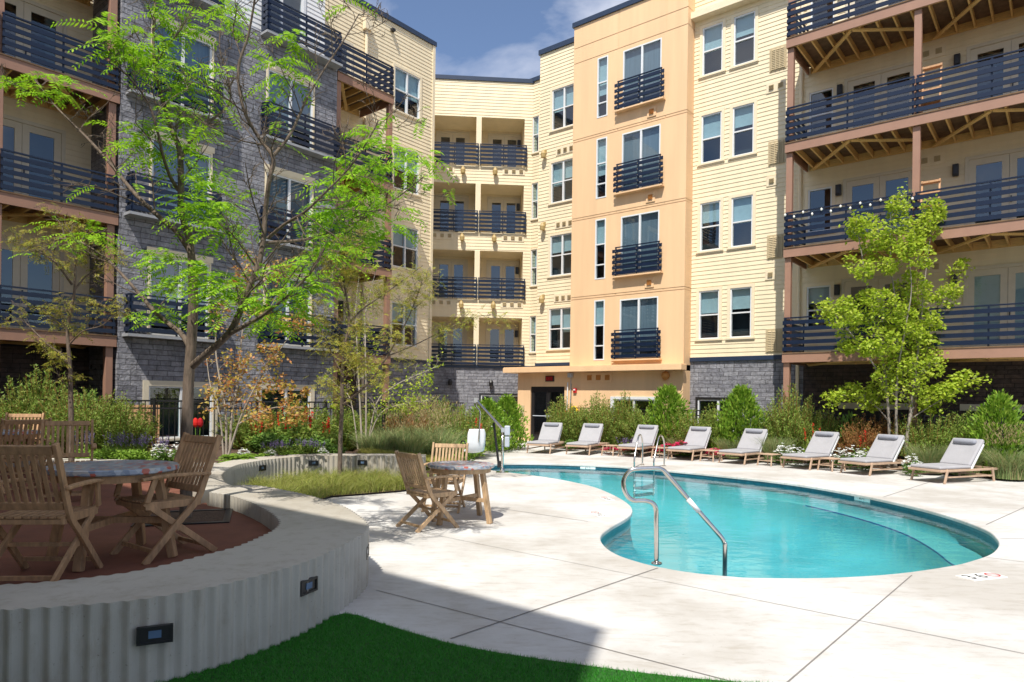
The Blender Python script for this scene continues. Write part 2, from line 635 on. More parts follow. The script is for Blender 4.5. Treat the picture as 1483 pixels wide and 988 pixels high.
def smooth_path(pts, n=6, closed=False):
    P = [np.array(p, float) for p in pts]
    outp = []
    L = len(P)
    rng = range(L) if closed else range(L - 1)
    for i in rng:
        p0 = P[(i - 1) % L] if closed else P[max(i - 1, 0)]
        p1 = P[i]
        p2 = P[(i + 1) % L] if closed else P[i + 1]
        p3 = P[(i + 2) % L] if closed else P[min(i + 2, L - 1)]
        for k in range(n):
            t = k / n
            outp.append(.5 * ((2 * p1) + (-p0 + p2) * t + (2 * p0 - 5 * p1 + 4 * p2 - p3) * t * t + (-p0 + 3 * p1 - 3 * p2 + p3) * t ** 3))
    if not closed:
        outp.append(P[-1])
    return [tuple(p) for p in outp]


def mesh_np(name, V, F, mats, parent=None, midx=None):
    me = bpy.data.meshes.new(name)
    V = np.asarray(V, np.float32)
    F = np.asarray(F, np.int32)
    k = F.shape[1]
    me.vertices.add(len(V))
    me.vertices.foreach_set('co', V.ravel())
    me.loops.add(F.size)
    me.loops.foreach_set('vertex_index', F.ravel())
    me.polygons.add(len(F))
    me.polygons.foreach_set('loop_start', np.arange(0, F.size, k, dtype=np.int32))
    me.polygons.foreach_set('loop_total', np.full(len(F), k, np.int32))
    for m in (mats if isinstance(mats, (list, tuple)) else [mats]):
        me.materials.append(m)
    if midx is not None:
        me.polygons.foreach_set('material_index', np.asarray(midx, np.int32))
    me.update(calc_edges=True)
    me.validate()
    return link(name, me, parent)


def unit(a):
    return a / np.maximum(np.linalg.norm(a, axis=-1, keepdims=True), 1e-6)


def leaf_quads(c, d, L, W, roll=None):
    "diamond leaves: base c, direction d, length L, width W"
    n = len(c)
    d = unit(d)
    up = RG.normal(size=(n, 3)) * .7 + np.array([0, 0, 1.0]) if roll is None else roll
    side = unit(np.cross(d, up))
    L = np.broadcast_to(np.asarray(L, float), (n,))[:, None]
    W = np.broadcast_to(np.asarray(W, float), (n,))[:, None]
    V = np.stack([c, c + d * L * .5 + side * W * .5, c + d * L, c + d * L * .5 - side * W * .5], 1).reshape(-1, 3)
    F = np.arange(4 * n).reshape(n, 4)
    return V, F


def cat(parts):
    Vs, Fs, k = [], [], 0
    for V, F in parts:
        Vs.append(V)
        Fs.append(F + k)
        k += len(V)
    return np.concatenate(Vs), np.concatenate(Fs)


def blades(c, h, lean, wd, segs=3):
    "grass blades: root c (n,3), height h (n), lean vec (n,3), width; quads"
    n = len(c)
    h = np.broadcast_to(np.asarray(h, float), (n,))[:, None]
    ang = RG.uniform(0, 2 * math.pi, n)
    side = np.stack([np.cos(ang), np.sin(ang), 0 * ang], 1)
    wd = np.broadcast_to(np.asarray(wd, float), (n,))[:, None]
    rows = []
    for k in range(segs + 1):
        t = k / segs
        p = c + np.array([0, 0, 1.0]) * h * t * (1 - .25 * t) + lean * h * t * t
        wk = wd * (1 - t * .92)
        rows.append(p - side * wk / 2)
        rows.append(p + side * wk / 2)
    V = np.stack(rows, 1).reshape(-1, 3)
    nv = 2 * (segs + 1)
    base = (np.arange(n) * nv)[:, None]
    F = np.concatenate([base + np.array([[2 * k, 2 * k + 1, 2 * k + 3, 2 * k + 2]]) for k in range(segs)], 0)
    return V, F


# ------------------------------------------------------------------ ground, pool, beds
POOLP = [(-.62, 17.2), (-.32, 17.62), (0, 17.86), (1.08, 17.89), (2.48, 17.53), (3.12, 17.17), (3.7, 16.65), (4.86, 15.5), (5.87, 14.14), (6.39, 12.64),
         (6.61, 11.25), (6.6, 10.18), (6.42, 9.19), (6.15, 8.58), (5.85, 8.11), (5.4, 7.61), (4.91, 7.23), (4.54, 7.0), (3.78, 6.65),
         (3.02, 6.46), (2.35, 6.42), (2.1, 6.46), (1.75, 6.59), (1.47, 6.8), (1.29, 7.02), (1.12, 7.35), (1.04, 7.8), (1.07, 8.35),
         (1.28, 8.96), (1.63, 9.73), (1.81, 10.35), (1.86, 11.12), (1.74, 12.26), (1.48, 13.32), (.88, 14.41), (.15, 15.26), (-.29, 15.65), (-.6, 16.1), (-.74, 16.65)]
POOL = smooth_path(POOLP, 4, True)
POOLC = np.array(POOL).mean(0)


def inset(loop, d):
    P = np.array(loop)
    nx = np.roll(P, -1, 0) - np.roll(P, 1, 0)
    nx = unit(nx)
    nrm = np.stack([nx[:, 1], -nx[:, 0]], 1)
    if np.mean(np.sum(nrm * (POOLC - P), 1)) < 0:
        nrm = -nrm
    return [tuple(p) for p in P + nrm * d]


g = MB()
g.poly([[(-250, -250), (250, -250), (250, 250), (-250, 250)], inset(POOL, -.05)], -.02)
structure(g.build('ground', EARTH))
g = MB()
g.poly([[(-3.0, 2.0), (20, 2.0), (20, 34), (-9, 34), (-9, 12), (-3.0, 8)], inset(POOL, .02)], 0)
# rounded coping lip
lip = [inset(POOL, .02 + .018 * math.sin(a)) for a in (0, .5, 1.0, 1.57)]
lz = [-.018 * (1 - math.cos(a)) for a in (0, .5, 1.0, 1.57)]
n = len(POOL)
for k in range(3):
    for i in range(n):
        a, b = lip[k][i], lip[k][(i + 1) % n]
        c, d = lip[k + 1][(i + 1) % n], lip[k + 1][i]
        g.quad((*a, lz[k]), (*b, lz[k]), (*c, lz[k + 1]), (*d, lz[k + 1]))
a_ = inset(POOL, .038)
g.skirt(a_, -.018, -.05)
structure(g.build('pool_deck', DECK))

g = MB()
WZ = -.10
bas = inset(POOL, .012)
g.skirt(bas[::-1], -.05, -.24, 1)
b2 = inset(POOL, .014)
# bench widens towards the far right end; below it the shell curves into the floor
nP = len(POOL)
bw = np.zeros(nP)
k0, k1 = 4 * 7, 4 * 15 - 2
for i in range(k0, k1):
    bw[i] = .80 * min(1, (i - k0) / 26.0) ** 1.2 * math.sin(math.pi / 2 * min(1, (k1 - 1 - i) / 13.0)) ** .7
unit_in = np.array(inset(POOL, 1.014)) - np.array(b2)
prof_ = [(0, -.24, 0), (0, -.38, 0), (1, -.385, 0), (1, -.405, .01), (1, -.62, .06), (1, -.80, .18), (1, -.94, .40), (1, -1.02, .68), (1, -1.05, .95), (1, -1.051, .98)]
rings = [[(*(np.array(b2[i]) + unit_in[i] * (kb * bw[i] + d)), z) for i in range(nP)] for kb, z, d in prof_]
for r in range(len(rings) - 1):
    for i in range(nP):
        j = (i + 1) % nP
        mi = 0
        if bw[i] > .03 and r == 1:
            mi = 2
        if bw[i] > .10 and r == 2:
            mi = 3
        g.quad(rings[r][j], rings[r][i], rings[r + 1][i], rings[r + 1][j], mi)
g.poly([[p[:2] for p in rings[-1]]], -1.051, 0)


structure(g.build('pool_basin', [PLASTER, TILE, PLASTERL, TILEB], smooth=True, weld=True))
g = MB()


def step(i0, i1, z):
    lp = [b2[i % len(b2)] for i in range(i0, i1)]
    a, b = np.array(lp[-1]), np.array(lp[0])
    arc = [tuple(a + (b - a) * t + np.array([.25, .1]) * math.sin(math.pi * t)) for t in np.linspace(0, 1, 12)[1:-1]]
    g.poly([lp + arc], z, 2)
    ch = [lp[-1]] + arc + [lp[0]]
    g.skirt(ch, z - .05, z, 3, False)
    g.skirt(ch, -1.04, z - .05, 0, False)


step(4 * 22, 4 * 27 + 2, -.32)
step(4 * 21, 4 * 28 + 2, -.58)
structure(g.build('pool_steps', [PLASTER, TILE, PLASTERL, TILEB]))
g = MB()
g.poly([inset(POOL, .006)], WZ)
structure(g.build('pool_water', WATER))

# pavement joints (sawn and tooled lines)
g = MB()


def joint(p, q, wd=.011):
    p, q = Vector((*p, .004)), Vector((*q, .004))
    s = (q - p).cross(Vector((0, 0, 1))).normalized() * wd / 2
    g.quad(p - s, q - s, q + s, p + s)


joint((-.40, 4.69), (1.47, 6.77), .014)
joint((-1.14, 5.85), (1.4, 3.98), .009)
joint((1.55, 3.92), (3.90, 6.62), .010)
joint((2.09, 5.70), (4.4, 3.75), .008)
joint((6.66, 12.2), (9.3, 15.0), .014)
joint((6.62, 9.5), (9.5, 12.2), .012)
joint((-2.19, 12.04), (1.06, 9.32), .012)
joint((2.09, 5.70), (-1.2, 8.5), .006)
joint((6.9, 16.9), (4.05, 16.6), .01)
joint((5.2, 7.45), (9.6, 4.0), .01)
joint((6.1, 8.5), (12.2, 9.4), .010)
structure(g.build('pavement_joints', JOINT))

# turf in the foreground
TURFP = smooth_path([(-6, 3.7), (-2.4, 3.85), (-1.75, 4.4), (-1.45, 4.85), (-1.25, 5.2), (-.89, 4.95), (-.45, 4.63), (-.07, 4.44), (.49, 4.24), (.93, 4.11), (1.32, 4.03), (2.2, 3.9), (4.5, 3.6)], 3)
TURFL = TURFP + [(4.5, .5), (-6, .5)]
g = MB()
g.poly([TURFL], .006)
structure(g.build('turf', LAWN))


def inside(P, loop):
    x, y = P[:, 0], P[:, 1]
    r = np.zeros(len(P), bool)
    for i in range(len(loop)):
        x0, y0 = loop[i]
        x1, y1 = loop[i - 1]
        c = ((y0 > y) != (y1 > y)) & (x < (x1 - x0) * (y - y0) / (y1 - y0 + 1e-12) + x0)
        r ^= c
    return r


P = np.stack([RG.uniform(-2.6, 1.8, 150000), RG.uniform(3.15, 5.2, 150000)], 1)
P = P[inside(P, TURFL)]
C = np.column_stack([P, np.full(len(P), .006)])
lean = np.column_stack([RG.normal(0, .5, (len(P), 2)), np.zeros(len(P))])
V, F = blades(C, RG.uniform(.014, .032, len(P)), lean, .0035, 1)
stuff(mesh_np('turf_blades', V, F, TURF), 'short dense green artificial grass at the bottom of the picture', 'grass')

# raised patio and beds
PZ, BZ = .34, .42
INNER = [(-4.6, 3.98), (-3.9, 3.98), (-3.4, 4.03), (-3.06, 4.1), (-2.85, 4.17), (-2.66, 4.28), (-2.47, 4.43), (-2.32, 4.68), (-2.21, 4.94), (-2.1, 5.22), (-2.06, 5.57), (-2.05, 5.87), (-2.11, 6.21), (-2.28, 6.58),
         (-2.58, 7.06), (-2.94, 7.54), (-3.23, 7.86), (-3.6, 8.12)]
OUTER = [(-4.6, 3.42), (-3.8, 3.44), (-3.2, 3.5), (-2.69, 3.6), (-2.4, 3.68), (-2.07, 3.82), (-1.8, 4.07), (-1.62, 4.33), (-1.46, 4.63), (-1.36, 4.93), (-1.29, 5.29), (-1.245, 5.65), (-1.24, 5.95), (-1.31, 6.29), (-1.5, 6.73),
         (-1.76, 7.23), (-2.05, 7.62), (-2.41, 8.06), (-2.75, 8.39), (-3.1, 8.7), (-3.4, 8.86), (-3.62, 8.75)]
RFRONT = [(-3.55, 8.75), (-3.85, 9.2), (-4.19, 9.91), (-4.42, 10.66), (-4.57, 11.43), (-4.52, 12.08), (-4.36, 12.68), (-4.01, 13.2), (-3.54, 13.44), (-2.88, 13.55), (-2.16, 13.5), (-1.7, 13.42)]
RBACK = [(-3.75, 8.25), (-4.35, 9.2), (-4.75, 10.2), (-4.96, 11.26), (-5.02, 12.01), (-4.92, 12.74), (-4.57, 13.35), (-4.15, 13.75), (-3.67, 13.98), (-2.99, 14.1), (-2.3, 14.17), (-1.75, 14.1)]
LFRONT = [(-4.9, 11.0), (-5.6, 11.35), (-6.6, 11.6), (-8.0, 11.75), (-10, 11.75), (-16, 11.7)]
LBACK = [(-5.05, 11.75), (-5.7, 11.85), (-6.6, 12.05), (-8.0, 12.2), (-10, 12.2), (-16, 12.15)]

g = MB()
g.poly([smooth_path(INNER, 2) + [(-3.75, 8.4)] + RBACK[1:4] + LFRONT[1:] + [(-16, 4.0)]], PZ)
structure(g.build('patio', PATIO))
g = MB()
g.poly([[(-16, 12.0), (-8, 12.0), (-5.3, 11.8), (-4.9, 12.9), (-4.4, 13.6), (-3.4, 14.05), (-1.9, 14.1), (-1.3, 15.6), (-1.3, 17.5), (-1.1, 19.5), (-.6, 23), (-.5, 27), (-4, 32), (-24, 32), (-8, 20), (-3.6, 15.5), (-4, 20)]], BZ)
g.v = [(x, y, BZ if (x < -3.5 or y < 14.2) else .03) for x, y, z in g.v]
structure(g.build('left_planting_bed', SOIL))
RB = [(1.55, 23.6), (2.6, 22.9), (4.0, 22.0), (5.3, 21.0), (6.4, 20.1), (7.4, 19.3), (8.6, 18.5), (9.6, 17.5), (10.5, 16.2), (11.2, 15.3), (13.2, 13.6)]
g = MB()
g.poly([RB + [(20, 13), (20, 22), (6, 26), (1.6, 28)]], .05)
g.skirt(RB, 0, .05, 0, False)
structure(g.build('right_planting_bed', SOIL))
GB = [(-4.5, 11.9), (-4.2, 10.2), (-3.85, 9.3), (-3.3, 8.9), (-3.0, 9.6), (-3.0, 10.9), (-2.94, 11.2), (-2.55, 11.48), (-1.93, 11.98), (-1.5, 12.6), (-1.55, 13.4), (-2.8, 13.5), (-3.9, 13.2)]
g = MB()
g.poly([GB], .03)
structure(g.build('grass_bed', SOIL))


# fluted concrete walls
def resample(path, step):
    P = np.array(smooth_path(path, 8))
    s = np.concatenate([[0], np.cumsum(np.linalg.norm(np.diff(P, axis=0), axis=1))])
    t = np.arange(0, s[-1], step)
    return np.stack([np.interp(t, s, P[:, k]) for k in (0, 1)], 1), t


def fluted(path, sign, pitch=.094, amp=.026):
    P, t = resample(path, pitch / 9)
    d = unit(np.gradient(P, axis=0))
    nrm = np.stack([d[:, 1], -d[:, 0]], 1) * sign
    off = amp * .5 * (np.cos(2 * math.pi * t / pitch) - 1)
    return [tuple(p) for p in P + nrm * off[:, None]]


def wall_obj(o_path, i_path, so, si, top, z0o, z0i, flute_inner=True):
    a = fluted(o_path, so)
    b = fluted(i_path, si) if flute_inner else [tuple(p) for p in resample(i_path, .05)[0]]
    loop = a + b[::-1]
    m = MB()
    m.poly([loop], top)
    for lp, z0 in ((a, z0o), (b[::-1], z0i)):
        m.skirt(lp, z0, top, 0, False)
    m.skirt([a[-1], b[-1]], z0o, top, 0, False)
    m.skirt([b[0], a[0]], z0o, top, 0, False)
    return m


sw = wall_obj(OUTER, INNER, 1, -1, .50, 0, PZ - .02).build('seat_wall', WALLC)
tag(sw, 'low crescent concrete seat wall with fluted sides around the patio in the foreground', 'wall')
rw = wall_obj(RFRONT, RBACK, 1, -1, .497, 0, PZ - .02).build('planter_wall', WALLC)
tag(rw, 'curved fluted concrete planter wall behind the yellow grass bed', 'wall')
lw = wall_obj(LFRONT, LBACK, 1, -1, .494, PZ - .02, BZ - .02, False).build('planter_wall', WALLC)
tag(lw, 'low concrete planter wall behind the far left patio tables', 'wall')


def wall_light(parent, p, nrm, w_=.17, h_=.085):
    n_ = Vector((*nrm, 0)).normalized()
    t_ = Vector((-n_.y, n_.x, 0))
    m = MB()
    c = Vector(p)

    def bx(mm, cx, cz, ww, hh, d0, d1):
        o = c + t_ * cx + Vector((0, 0, cz))
        mm.bar(o - n_ * d0, o + n_ * d1, ww, hh)
    bx(m, 0, h_ / 2, w_, .014, .02, .009)
    bx(m, 0, -h_ / 2, w_, .014, .02, .009)
    bx(m, -w_ / 2, 0, .014, h_ + .014, .02, .0095)
    bx(m, w_ / 2, 0, .014, h_ + .014, .02, .0095)
    bx(m, 0, 0, w_ - .014, h_ - .014, .02, .001)
    o = m.build('recessed_light', BLACKM, parent)
    m2 = MB()
    bx(m2, 0, .004, w_ * .38, h_ * .5, 0, .006)
    m2.build('lens', LENS, o)


for p, nr in (((-1.99, 3.84, .30), (.43, -.9)), ((-1.405, 4.78, .325), (.94, -.35)), ((-1.25, 5.98, .30), (.99, .12))):
    wall_light(sw, p, nr)
for p, nr in (((-4.25, 10.05, .36), (.94, .3)), ((-4.47, 12.28, .36), (.95, -.3)), ((-3.85, 13.31, .36), (.4, -.9)), ((-2.95, 13.545, .36), (0, -1))):
    wall_light(rw, p, nr)

# square opening in the patio round the tree
tg = MB()
for k, (a, b, c, d) in enumerate(((-.45, .45, -.45, -.38), (-.45, .45, .38, .45), (-.45, -.38, -.38, .38), (.38, .45, -.38, .38))):
    tg.box(a, b, c, d, 0, .012)
tg.box(-.38, .38, -.38, .38, .0, .004, 1)
o = tg.build('tree_grate', [BLACKM, SOIL])
o.location = (-3.47, 7.3, PZ + .002)
o.rotation_euler = (0, 0, .35)
tag(o, 'square dark metal frame set in the patio around the tall tree', 'tree grate')


# ------------------------------------------------------------------ building kit (local x along the wall, y into the building)
def cuts(a0, a1, holes, lo, hi):
    "free x intervals of [a0,a1] for the strip lo..hi"
    mid = (lo + hi) / 2
    iv = [(a0, a1)]
    for (x0, x1, z0, z1) in holes:
        if z0 < mid < z1:
            nv = []
            for a, b in iv:
                if x1 <= a or x0 >= b:
                    nv.append((a, b))
                    continue
                if x0 > a:
                    nv.append((a, x0))
                if x1 < b:
                    nv.append((x1, b))
            iv = nv
    return iv


def boards(m, x0, x1, z0, z1, y, holes=(), h=.142, lip=.015, mi=0):
    k = 0
    z = z0
    while z < z1 - 1e-4:
        zb = min(z + h, z1)
        es = sorted({z, zb} | {e for q in holes for e in (q[2], q[3]) if z < e < zb})
        for a, b in zip(es[:-1], es[1:]):
            ya = y - lip * (1 - (a - z) / h)
            yb = y - lip * (1 - (b - z) / h)
            for p, q in cuts(x0, x1, holes, a, b):
                m.quad((p, ya, a), (q, ya, a), (q, yb, b), (p, yb, b), mi)
                if a == z:
                    m.quad((p, y, a), (q, y, a), (q, ya, a), (p, ya, a), mi)
        z = zb


def plain(m, x0, x1, z0, z1, y, holes=(), mi=0):
    es = sorted({z0, z1} | {e for q in holes for e in (q[2], q[3]) if z0 < e < z1})
    for a, b in zip(es[:-1], es[1:]):
        for p, q in cuts(x0, x1, holes, a, b):
            m.quad((p, y, a), (q, y, a), (q, y, b), (p, y, b), mi)


def window(par, x0, x1, z0, z1, y, cols=1, rails=(.5,), blind=.5, trim=.10, tm=CREAMT, name='window', bm=None):
    m = MB()
    if trim:
        t = trim
        m.box(x0 - t, x0, y - .038, y + .03, z0 - t, z1 + t)
        m.box(x1, x1 + t, y - .038, y + .03, z0 - t, z1 + t)
        m.box(x0, x1, y - .038, y + .03, z1, z1 + t)
        m.box(x0 - t - .03, x1 + t + .03, y - .065, y - .0385, z0 - .055, z0)
        m.box(x0, x1, y - .038, y + .03, z0 - t, z0 - .002)
    f = .045
    ya, yb = y - .012, y + .085
    m.box(x0, x0 + f, ya, yb, z0, z1, 1)
    m.box(x1 - f, x1, ya, yb, z0, z1, 1)
    m.box(x0 + f, x1 - f, ya, yb, z1 - f, z1, 1)
    m.box(x0 + f, x1 - f, ya, yb, z0, z0 + f, 1)
    W_ = (x1 - x0) / cols
    for k in range(1, cols):
        xc = x0 + k * W_
        m.box(xc - f * .8, xc + f * .8, ya + .003, yb, z0 + f, z1 - f, 1)
    p = MB()
    bl = MB()
    for k in range(cols):
        a, b = x0 + k * W_ + f, x0 + (k + 1) * W_ - f
        zs = [z0 + f] + [z0 + r * (z1 - z0) for r in sorted(rails)] + [z1 - f]
        for i in range(1, len(zs) - 1):
            m.box(a - .008, b + .008, ya + .006, yb - .01, zs[i] - .022, zs[i] + .022, 1)
        for i in range(len(zs) - 1):
            yy = y + (.03 if i == len(zs) - 2 else .045)
            p.quad((a - .01, yy, zs[i]), (b + .01, yy, zs[i]), (b + .01, yy, zs[i + 1]), (a - .01, yy, zs[i + 1]))
        if blind:
            bz = z1 - (z1 - z0) * min(1, max(.06, blind + rnd.uniform(-.12, .12)))
            bl.quad((a - .02, y + .12, bz), (b + .02, y + .12, bz), (b + .02, y + .12, z1), (a - .02, y + .12, z1))
    o = m.build(name, [tm, FRAME], par)
    p.build('pane', GLASS, o)
    if bl.v:
        bl.build('blind', bm or BLIND, o)
    return o


def french_door(par, x0, x1, z0, z1, y, fm=DOORF, blind=0, glaze=.22):
    m = MB()
    m.box(x0 - .09, x0, y - .04, y + .06, z0, z1 + .09)
    m.box(x1, x1 + .09, y - .04, y + .06, z0, z1 + .09)
    m.box(x0, x1, y - .04, y + .06, z1, z1 + .09)
    p = MB()
    bl = MB()
    xm = (x0 + x1) / 2
    hd = MB()
    for a, b in ((x0, xm - .004), (xm + .004, x1)):
        st = .5 * glaze * (b - a) + .06
        m.box(a, a + st, y, y + .05, z0, z1)
        m.box(b - st, b, y, y + .05, z0, z1)
        m.box(a + st, b - st, y + .0015, y + .05, z1 - .17, z1)
        m.box(a + st, b - st, y + .0015, y + .05, z0, z0 + .28)
        p.quad((a + st, y + .02, z0 + .28), (b - st, y + .02, z0 + .28), (b - st, y + .02, z1 - .17), (a + st, y + .02, z1 - .17))
        if blind:
            zb = z1 - (z1 - z0) * blind
            bl.quad((a + st, y + .05, zb), (b - st, y + .05, zb), (b - st, y + .05, z1 - .16), (a + st, y + .05, z1 - .16))
    hd.box(xm + .03, xm + .06, y - .035, y, z0 + .95, z0 + 1.12)
    o = m.build('door', fm, par)
    p.build('pane', GLASS, o)
    hd.build('handle', BRONZE, o)
    if blind:
        bl.build('blind', BLIND, o)
    return o


def railing(par, pts, z0, over=.0, h=1.0, ns=5, sp=1.5, name='railing', topbar=True, bolts=False):
    m = MB()
    sh = (h - .13) / (ns + (ns - 1) * .72)
    gp = sh * .72
    for i, ((xa, ya), (xb, yb)) in enumerate(zip(pts[:-1], pts[1:])):
        a, b = Vector((xa, ya, 0)), Vector((xb, yb, 0))
        d = (b - a).normalized()
        L = (b - a).length
        nrm = Vector((d.y, -d.x, 0))
        for k in range(ns):
            zc = z0 + .05 + sh / 2 + k * (sh + gp)
            ov = over
            m.bar(a - d * ov + nrm * .035 + Vector((0, 0, zc)), b + d * ov + nrm * .035 + Vector((0, 0, zc)), .028, sh)
        if topbar:
            m.bar(a + Vector((0, 0, z0 + h)), b + Vector((0, 0, z0 + h)), .05, .035)
        npz = max(1, round(L / sp))
        for k in range(npz + 1):
            q = a + d * (L * k / npz)
            q = q + d * (.03 if k == 0 else (-.03 if k == npz else 0))
            m.bar(q + Vector((0, 0, z0)), q + Vector((0, 0, z0 + h - .02)), .04, .04, up=(0, 1, 0))
            for j in range(ns if bolts else 0):
                zc = z0 + .05 + sh / 2 + j * (sh + gp)
                m.bar(q + nrm * .05 + Vector((0, 0, zc)), q + nrm * .054 + Vector((0, 0, zc)), .018, .018, m=1)
    return m.build(name, [NAVY, VENT], par)


def small_box(par, name, m_, x, y, z, w_, h_, d=.04, frame=None):
    m = MB()
    m.box(x - w_ / 2, x + w_ / 2, y - d, y, z - h_ / 2, z + h_ / 2)
    o = m.build(name, m_, par, bevel=.006)
    return o


def vents(par, x, y, z, n, w_=.16, gap=.12, m_=VENT, plate=CREAMT):
    m = MB()
    tot = n * w_ + (n - 1) * gap
    m.box(x - tot / 2 - .09, x + tot / 2 + .09, y - .032, y + .02, z - w_ / 2 - .09, z + w_ / 2 + .09, 0)
    for k in range(n):
        xa = x - tot / 2 + k * (w_ + gap)
        m.box(xa, xa + w_, y - .055, y - .0325, z - w_ / 2, z + w_ / 2, 1)
        for j in range(4):
            zz = z - w_ / 2 + .02 + j * w_ / 4
            m.quad((xa, y - .056, zz), (xa + w_, y - .056, zz), (xa + w_, y - .075, zz - .012), (xa, y - .075, zz - .012), 1)
    return m.build('vent', [plate, m_], par)


def grille(par, x0, x1, z0, z1, y):
    m = MB()
    m.box(x0, x1, y - .03, y + .02, z0, z1, 0)
    n_ = 12
    for k in range(n_):
        zz = z0 + .05 + (z1 - z0 - .1) * k / n_
        m.quad((x0 + .04, y - .032, zz + .045), (x1 - .04, y - .032, zz + .045), (x1 - .04, y - .055, zz), (x0 + .04, y - .055, zz), 1)
    for k in range(4):
        xx = x0 + (x1 - x0) * (k + .5) / 4
        m.box(xx - .012, xx + .012, y - .06, y - .0305, z0 + .03, z1 - .03, 0)
    return m.build('vent_grille', [VENT, VENT], par)


def spot_lamp(par, x, y, z):
    m = MB()
    m.box(x - .05, x + .05, y - .05, y, z - .02, z + .12)
    m.lathe([(.10, -.26), (.115, -.10), (.06, 0.02), (.02, .06)], (x, y - .16, z + .02), 14)
    m.bar((x, y - .03, z + .05), (x, y - .16, z + .05), .03, .03)
    return m.build('wall_lamp', LAMPT, par, smooth=False)


def sconce(par, x, y, z):
    m = MB()
    m.box(x - .075, x + .075, y - .13, y, z - .16, z + .16)
    m.box(x - .055, x + .055, y - .16, y - .131, z - .13, z + .13)
    return m.build('wall_lamp', BRONZE, par, bevel=.015)


def joists(par, x0, x1, y0, y1, zb, braces=()):
    "floor framing seen from below: hangs under zb+.24"
    m = MB()
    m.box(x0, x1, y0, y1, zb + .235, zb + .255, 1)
    x = x0 + .2
    while x < x1 - .1:
        m.box(x - .022, x + .022, y0 + .06, y1 - .05, zb + .04, zb + .23)
        x += .41
    m.box(x0 + .05, x1 - .05, y1 - .048, y1 - .004, zb + .02, zb + .232)
    m.box(x0 + .05, x1 - .05, y0 + .008, y0 + .055, zb + .02, zb + .232)
    for (xa, ya, xb, yb) in braces:
        m.bar((xa, ya, zb + .005), (xb, yb, zb + .005), .10, .045)
    return m.build('joists', [JOIST, UNDER], par)


FL = [3.10, 6.13, 9.16, 12.19]

# ------------------------------------------------------------------ right: cream wall with brown framed balconies
RW = thing('apartment_building', 'cream apartment wing on the right with tiers of brown framed balconies', 'building', (6.2, 23.8, 0), R_(-39.2))
holes = [(x0, x1, f + .72, f + 2.38) for f in FL for x0, x1 in ((.30, 1.02), (1.40, 2.12))]
XE = 15.5
bal = []
for f in FL:
    bal += [(3.85, 4.55, f + .85, f + 2.2), (4.95, 6.75, f + .0, f + 2.25), (8.05, 9.85, f + .0, f + 2.25), (10.6, 12.4, f, f + 2.25)]
m = MB()
boards(m, .0, XE, 3.2, 17.6, 0, holes + bal)
m.quad((XE, 0, 0), (XE, 9, 0), (XE, 9, 17.6), (XE, 0, 17.6))
m.quad((0, 0, 17.6), (XE, 0, 17.6), (XE, 9, 17.6), (0, 9, 17.6))
m.build('wall', CREAM, RW)
m = MB()
plain(m, .0, XE, 0, 3.1, 0, [(.3, 1.75, .7, 1.75)])
m.build('stone_base', STONE, RW)
m = MB()
m.box(0, 3.35, -.06, .02, 3.06, 3.2, 0)
m.build('base_ledge', NAVYCAP, RW)
m = MB()
m.box(-.0, 3.55, -.34, .0, 14.86, 15.08)
m.build('cornice', CREAMT, RW)
m = MB()
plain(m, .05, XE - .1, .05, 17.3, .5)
m.build('room_shade_sheet', ROOMSHADE, RW)  # one dark sheet standing in for the shade inside the rooms
for f in FL:
    window(RW, .30, 1.02, f + .72, f + 2.38, 0, blind=.5)
    window(RW, 1.40, 2.12, f + .72, f + 2.38, 0, blind=.5)
    grille(RW, 2.60, 3.14, f + .18, f + .95, 0)
    if f > 3.2:
        vents(RW, 2.82 if f > 12 else 2.72, 0, f - .32, 2 if f > 12 else 1, .15, .14)
    window(RW, 3.85, 4.55, f + .85, f + 2.2, 0, rails=(.45,), blind=.35 if f < 6 else 0)
    sconce(RW, 4.75, -.03, f + 2.02)
    french_door(RW, 4.95, 6.75, f, f + 2.25, 0, blind=0 if f > 9 else .0)
    sconce(RW, 7.75, -.03, f + 2.02)
    french_door(RW, 8.05, 9.85, f, f + 2.25, 0, blind=.95 if f < 4 else 0)
    french_door(RW, 10.6, 12.4, f, f + 2.25, 0)
    vents(RW, 7.15, 0, f + 2.45, 2, .15, .16)
window(RW, .3, 1.75, .7, 1.75, 0, 2, (), 0, .08, BRONZE)
m = MB()
m.box(3.78, 15, -.03, .04, .35, 2.9)
for xa in (5.0, 8.3):
    pass
m.build('patio_wall', STONEB, RW)
for xa, xb in ((4.9, 6.7), (8.0, 9.9)):
    m = MB()
    m.box(xa - .08, xb + .08, -.07, -.031, 1.52, 1.70)
    m.box(xa, xb, -.045, -.0305, .4, 1.52, 1)
    m.build('patio_door', [DOORF, BRONZE], RW)
YB = -2.15
for f in FL:
    m = MB()
    m.box(3.80, XE, YB, YB + .04, f - .27, f - .02)
    m.box(3.80, 3.84, YB + .04, -.04, f - .27, f - .02)
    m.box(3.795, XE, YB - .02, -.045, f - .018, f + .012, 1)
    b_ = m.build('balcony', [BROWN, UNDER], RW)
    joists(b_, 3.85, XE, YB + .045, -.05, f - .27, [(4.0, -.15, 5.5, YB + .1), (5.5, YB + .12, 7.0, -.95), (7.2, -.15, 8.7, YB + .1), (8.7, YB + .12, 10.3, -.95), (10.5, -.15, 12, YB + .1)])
    railing(b_, [(3.85, -.25), (3.85, YB + .03), (7.05, YB + .03)], f + .01, .02, sp=1.62)
    railing(b_, [(7.1, YB + .03), (10.3, YB + .03)], f + .01, .02, sp=1.62)
    railing(b_, [(10.35, YB + .03), (13.6, YB + .03)], f + .01, .02, sp=1.62)
